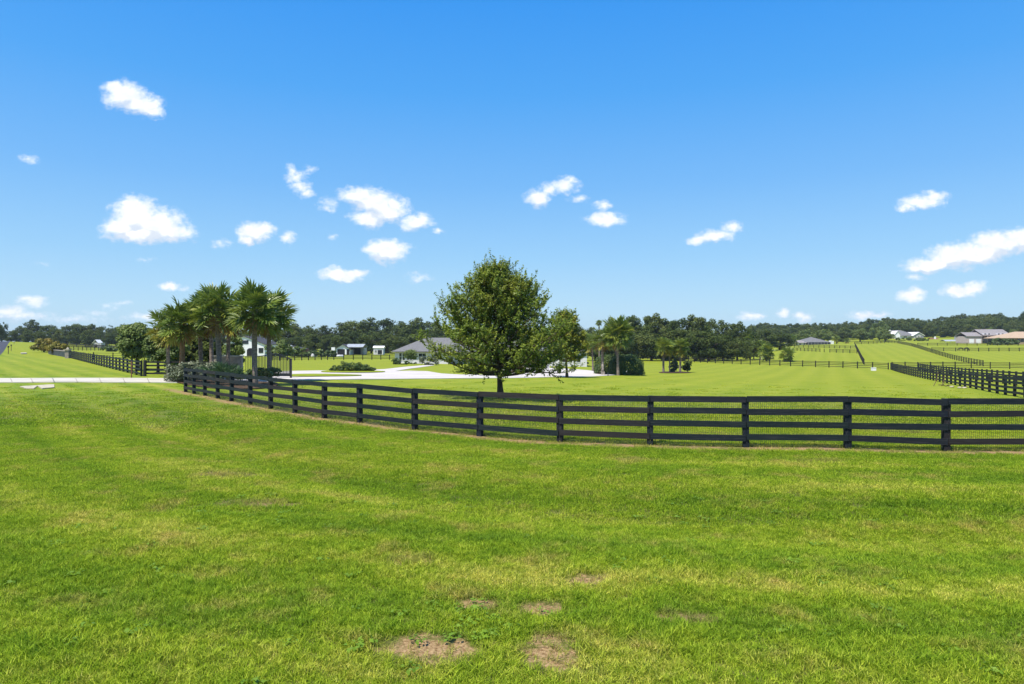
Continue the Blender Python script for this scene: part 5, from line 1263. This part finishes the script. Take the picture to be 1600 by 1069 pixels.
def soil_mask(x, y):
    m = np.zeros_like(x)
    for i, (x0, y0, rx, ry) in enumerate(SOIL):
        d = np.hypot((x - x0) / rx, (y - y0) / ry); m = np.maximum(m, np.clip((1.2 - d) / .45, 0, 1) * (1 if i < 5 else .55))
    ex = np.exp(-.25 * (x + 1)); sl = 1.2 * ex / (1 + ex); s = (y - fence_y(x)) / np.sqrt(1 + sl * sl)
    return np.maximum(m, np.clip(1.35 - np.abs(s + .22) / .5, 0, 1) * 1.05)
def in_poly(x, y, P):
    c = np.zeros(len(x), bool); n = len(P)
    for i in range(n):
        x1, y1 = P[i]; x2, y2 = P[(i + 1) % n]
        with np.errstate(divide='ignore', invalid='ignore'):
            c ^= ((y1 > y) != (y2 > y)) & (x < (x2 - x1) * (y - y1) / (y2 - y1 + 1e-12) + x1)
    return c
NEAR = [tuft_mesh('grass_tuft', 400 + i, 16, .055, .03, .08, .0032, M_BLADE, lean=1.0) for i in range(5)] + [tuft_mesh('grass_tuft', 410, 14, .05, .07, .13, .0034, M_BLADE, lean=1.0)]
MIDT = [tuft_mesh('grass_tuft', 420 + i, 46, .14, .03, .075, .0042, M_BLADE, lean=.8) for i in range(4)]
FART = [tuft_mesh('grass_tuft', 430 + i, 130, .55, .025, .065, .009, M_BLADE, lean=.8) for i in range(4)]
rng = np.random.default_rng(5)
def trapezoid(n, y0, y1, marg=2.0, side=.88):
    y = np.sqrt(rng.uniform(y0 * y0, y1 * y1, n)); x = rng.uniform(-1, 1, n) * (side * y + marg); return x, y
def lownoise(x, y): return np.sin(x * 1.7 + 2 * np.sin(y * .9)) * np.sin(y * 1.9 + 1.5 * np.sin(x * .8 + 1)) * .5 + np.sin(x * 4.3 + 1.2 * np.sin(y * 3)) * np.sin(y * 4.9) * .3
px_, py_, sc_, ix_ = [], [], [], []
for (n, y0, y1, src0, nsrc, tall) in ((80000, 4.4, 11.5, 0, 6, 1.0), (60000, 11, 24, 6, 4, 1.0), (58000, 23, 75, 10, 4, 1.0)):
    x, y = trapezoid(n, y0, y1); sm_ = soil_mask(x, y); ok = rng.random(n) > sm_ * .9
    if y1 > 60: ok &= rng.random(n) < np.exp(-np.maximum(y - 24, 0) / 6.5)
    for P_ in POLYS: ok &= ~in_poly(x, y, P_)
    x, y = x[ok], y[ok]; k = len(x)
    s = rng.uniform(.7, 1.25, k) * (1 + .35 * lownoise(x, y))
    i_ = src0 + rng.integers(0, nsrc, k)
    if nsrc == 6: i_ = np.where((i_ == 5) & (rng.random(k) < .45), rng.integers(0, 5, k), i_)
    px_.append(x); py_.append(y); sc_.append(np.clip(s, .45, 1.8)); ix_.append(i_)
tx, ty = [], []
for (x, y) in FRONT:
    for q in range(7): tx.append(x + rng.normal(0, .16)); ty.append(y + abs(rng.normal(.06, .12)))
px_.append(np.array(tx)); py_.append(np.array(ty)); sc_.append(rng.uniform(1.0, 2.0, len(tx))); ix_.append(np.full(len(tx), 5))
X = np.concatenate(px_); Yq = np.concatenate(py_); S_ = np.concatenate(sc_); I_ = np.concatenate(ix_)
Zq = gz(X, Yq); n = len(X)
o = scatter('grass', np.stack([X, Yq, Zq], 1), np.stack([rng.uniform(-.12, .12, n), rng.uniform(-.12, .12, n), rng.uniform(0, 6.28, n)], 1),
            np.stack([S_ ** .5, S_ ** .5, S_], 1), I_, NEAR + MIDT + FART)
o['label'] = 'mown green grass of the verge and lawns'
# broad-leaved weeds in the turf
def weed_mesh(seed):
    rng = np.random.default_rng(seed); n = 16; a = rng.uniform(0, 6.28, n); r_ = rng.uniform(.02, .09, n)
    p = np.stack([np.cos(a) * r_, np.sin(a) * r_, rng.uniform(.02, .06, n)], 1); nn = np.stack([np.cos(a) * .35, np.sin(a) * .35, np.full(n, .9)], 1) + unit_rand(rng, n) * .3
    nn /= np.linalg.norm(nn, axis=1, keepdims=True); return npmesh('weed', cards(rng, p, nn, rng.uniform(.016, .030, n), 1.5), 4, M_WEED)
wx = np.concatenate([rng.normal(-.62, .35, 12), rng.normal(-.25, .25, 6), rng.uniform(-7, 7, 120)]); wy = np.concatenate([rng.normal(7.15, .35, 12), rng.normal(6.9, .3, 6), rng.uniform(5, 13, 120)])
n = len(wx)
o = scatter('broadleaf_weeds', np.stack([wx, wy, gz(wx, wy)], 1), np.stack([np.zeros(n), np.zeros(n), rng.uniform(0, 6.28, n)], 1), np.repeat(rng.uniform(.8, 1.4, (n, 1)), 3, 1), rng.integers(0, 3, n), [weed_mesh(i) for i in range(3)])
o['label'] = 'broad leaved weeds growing among the foreground grass'
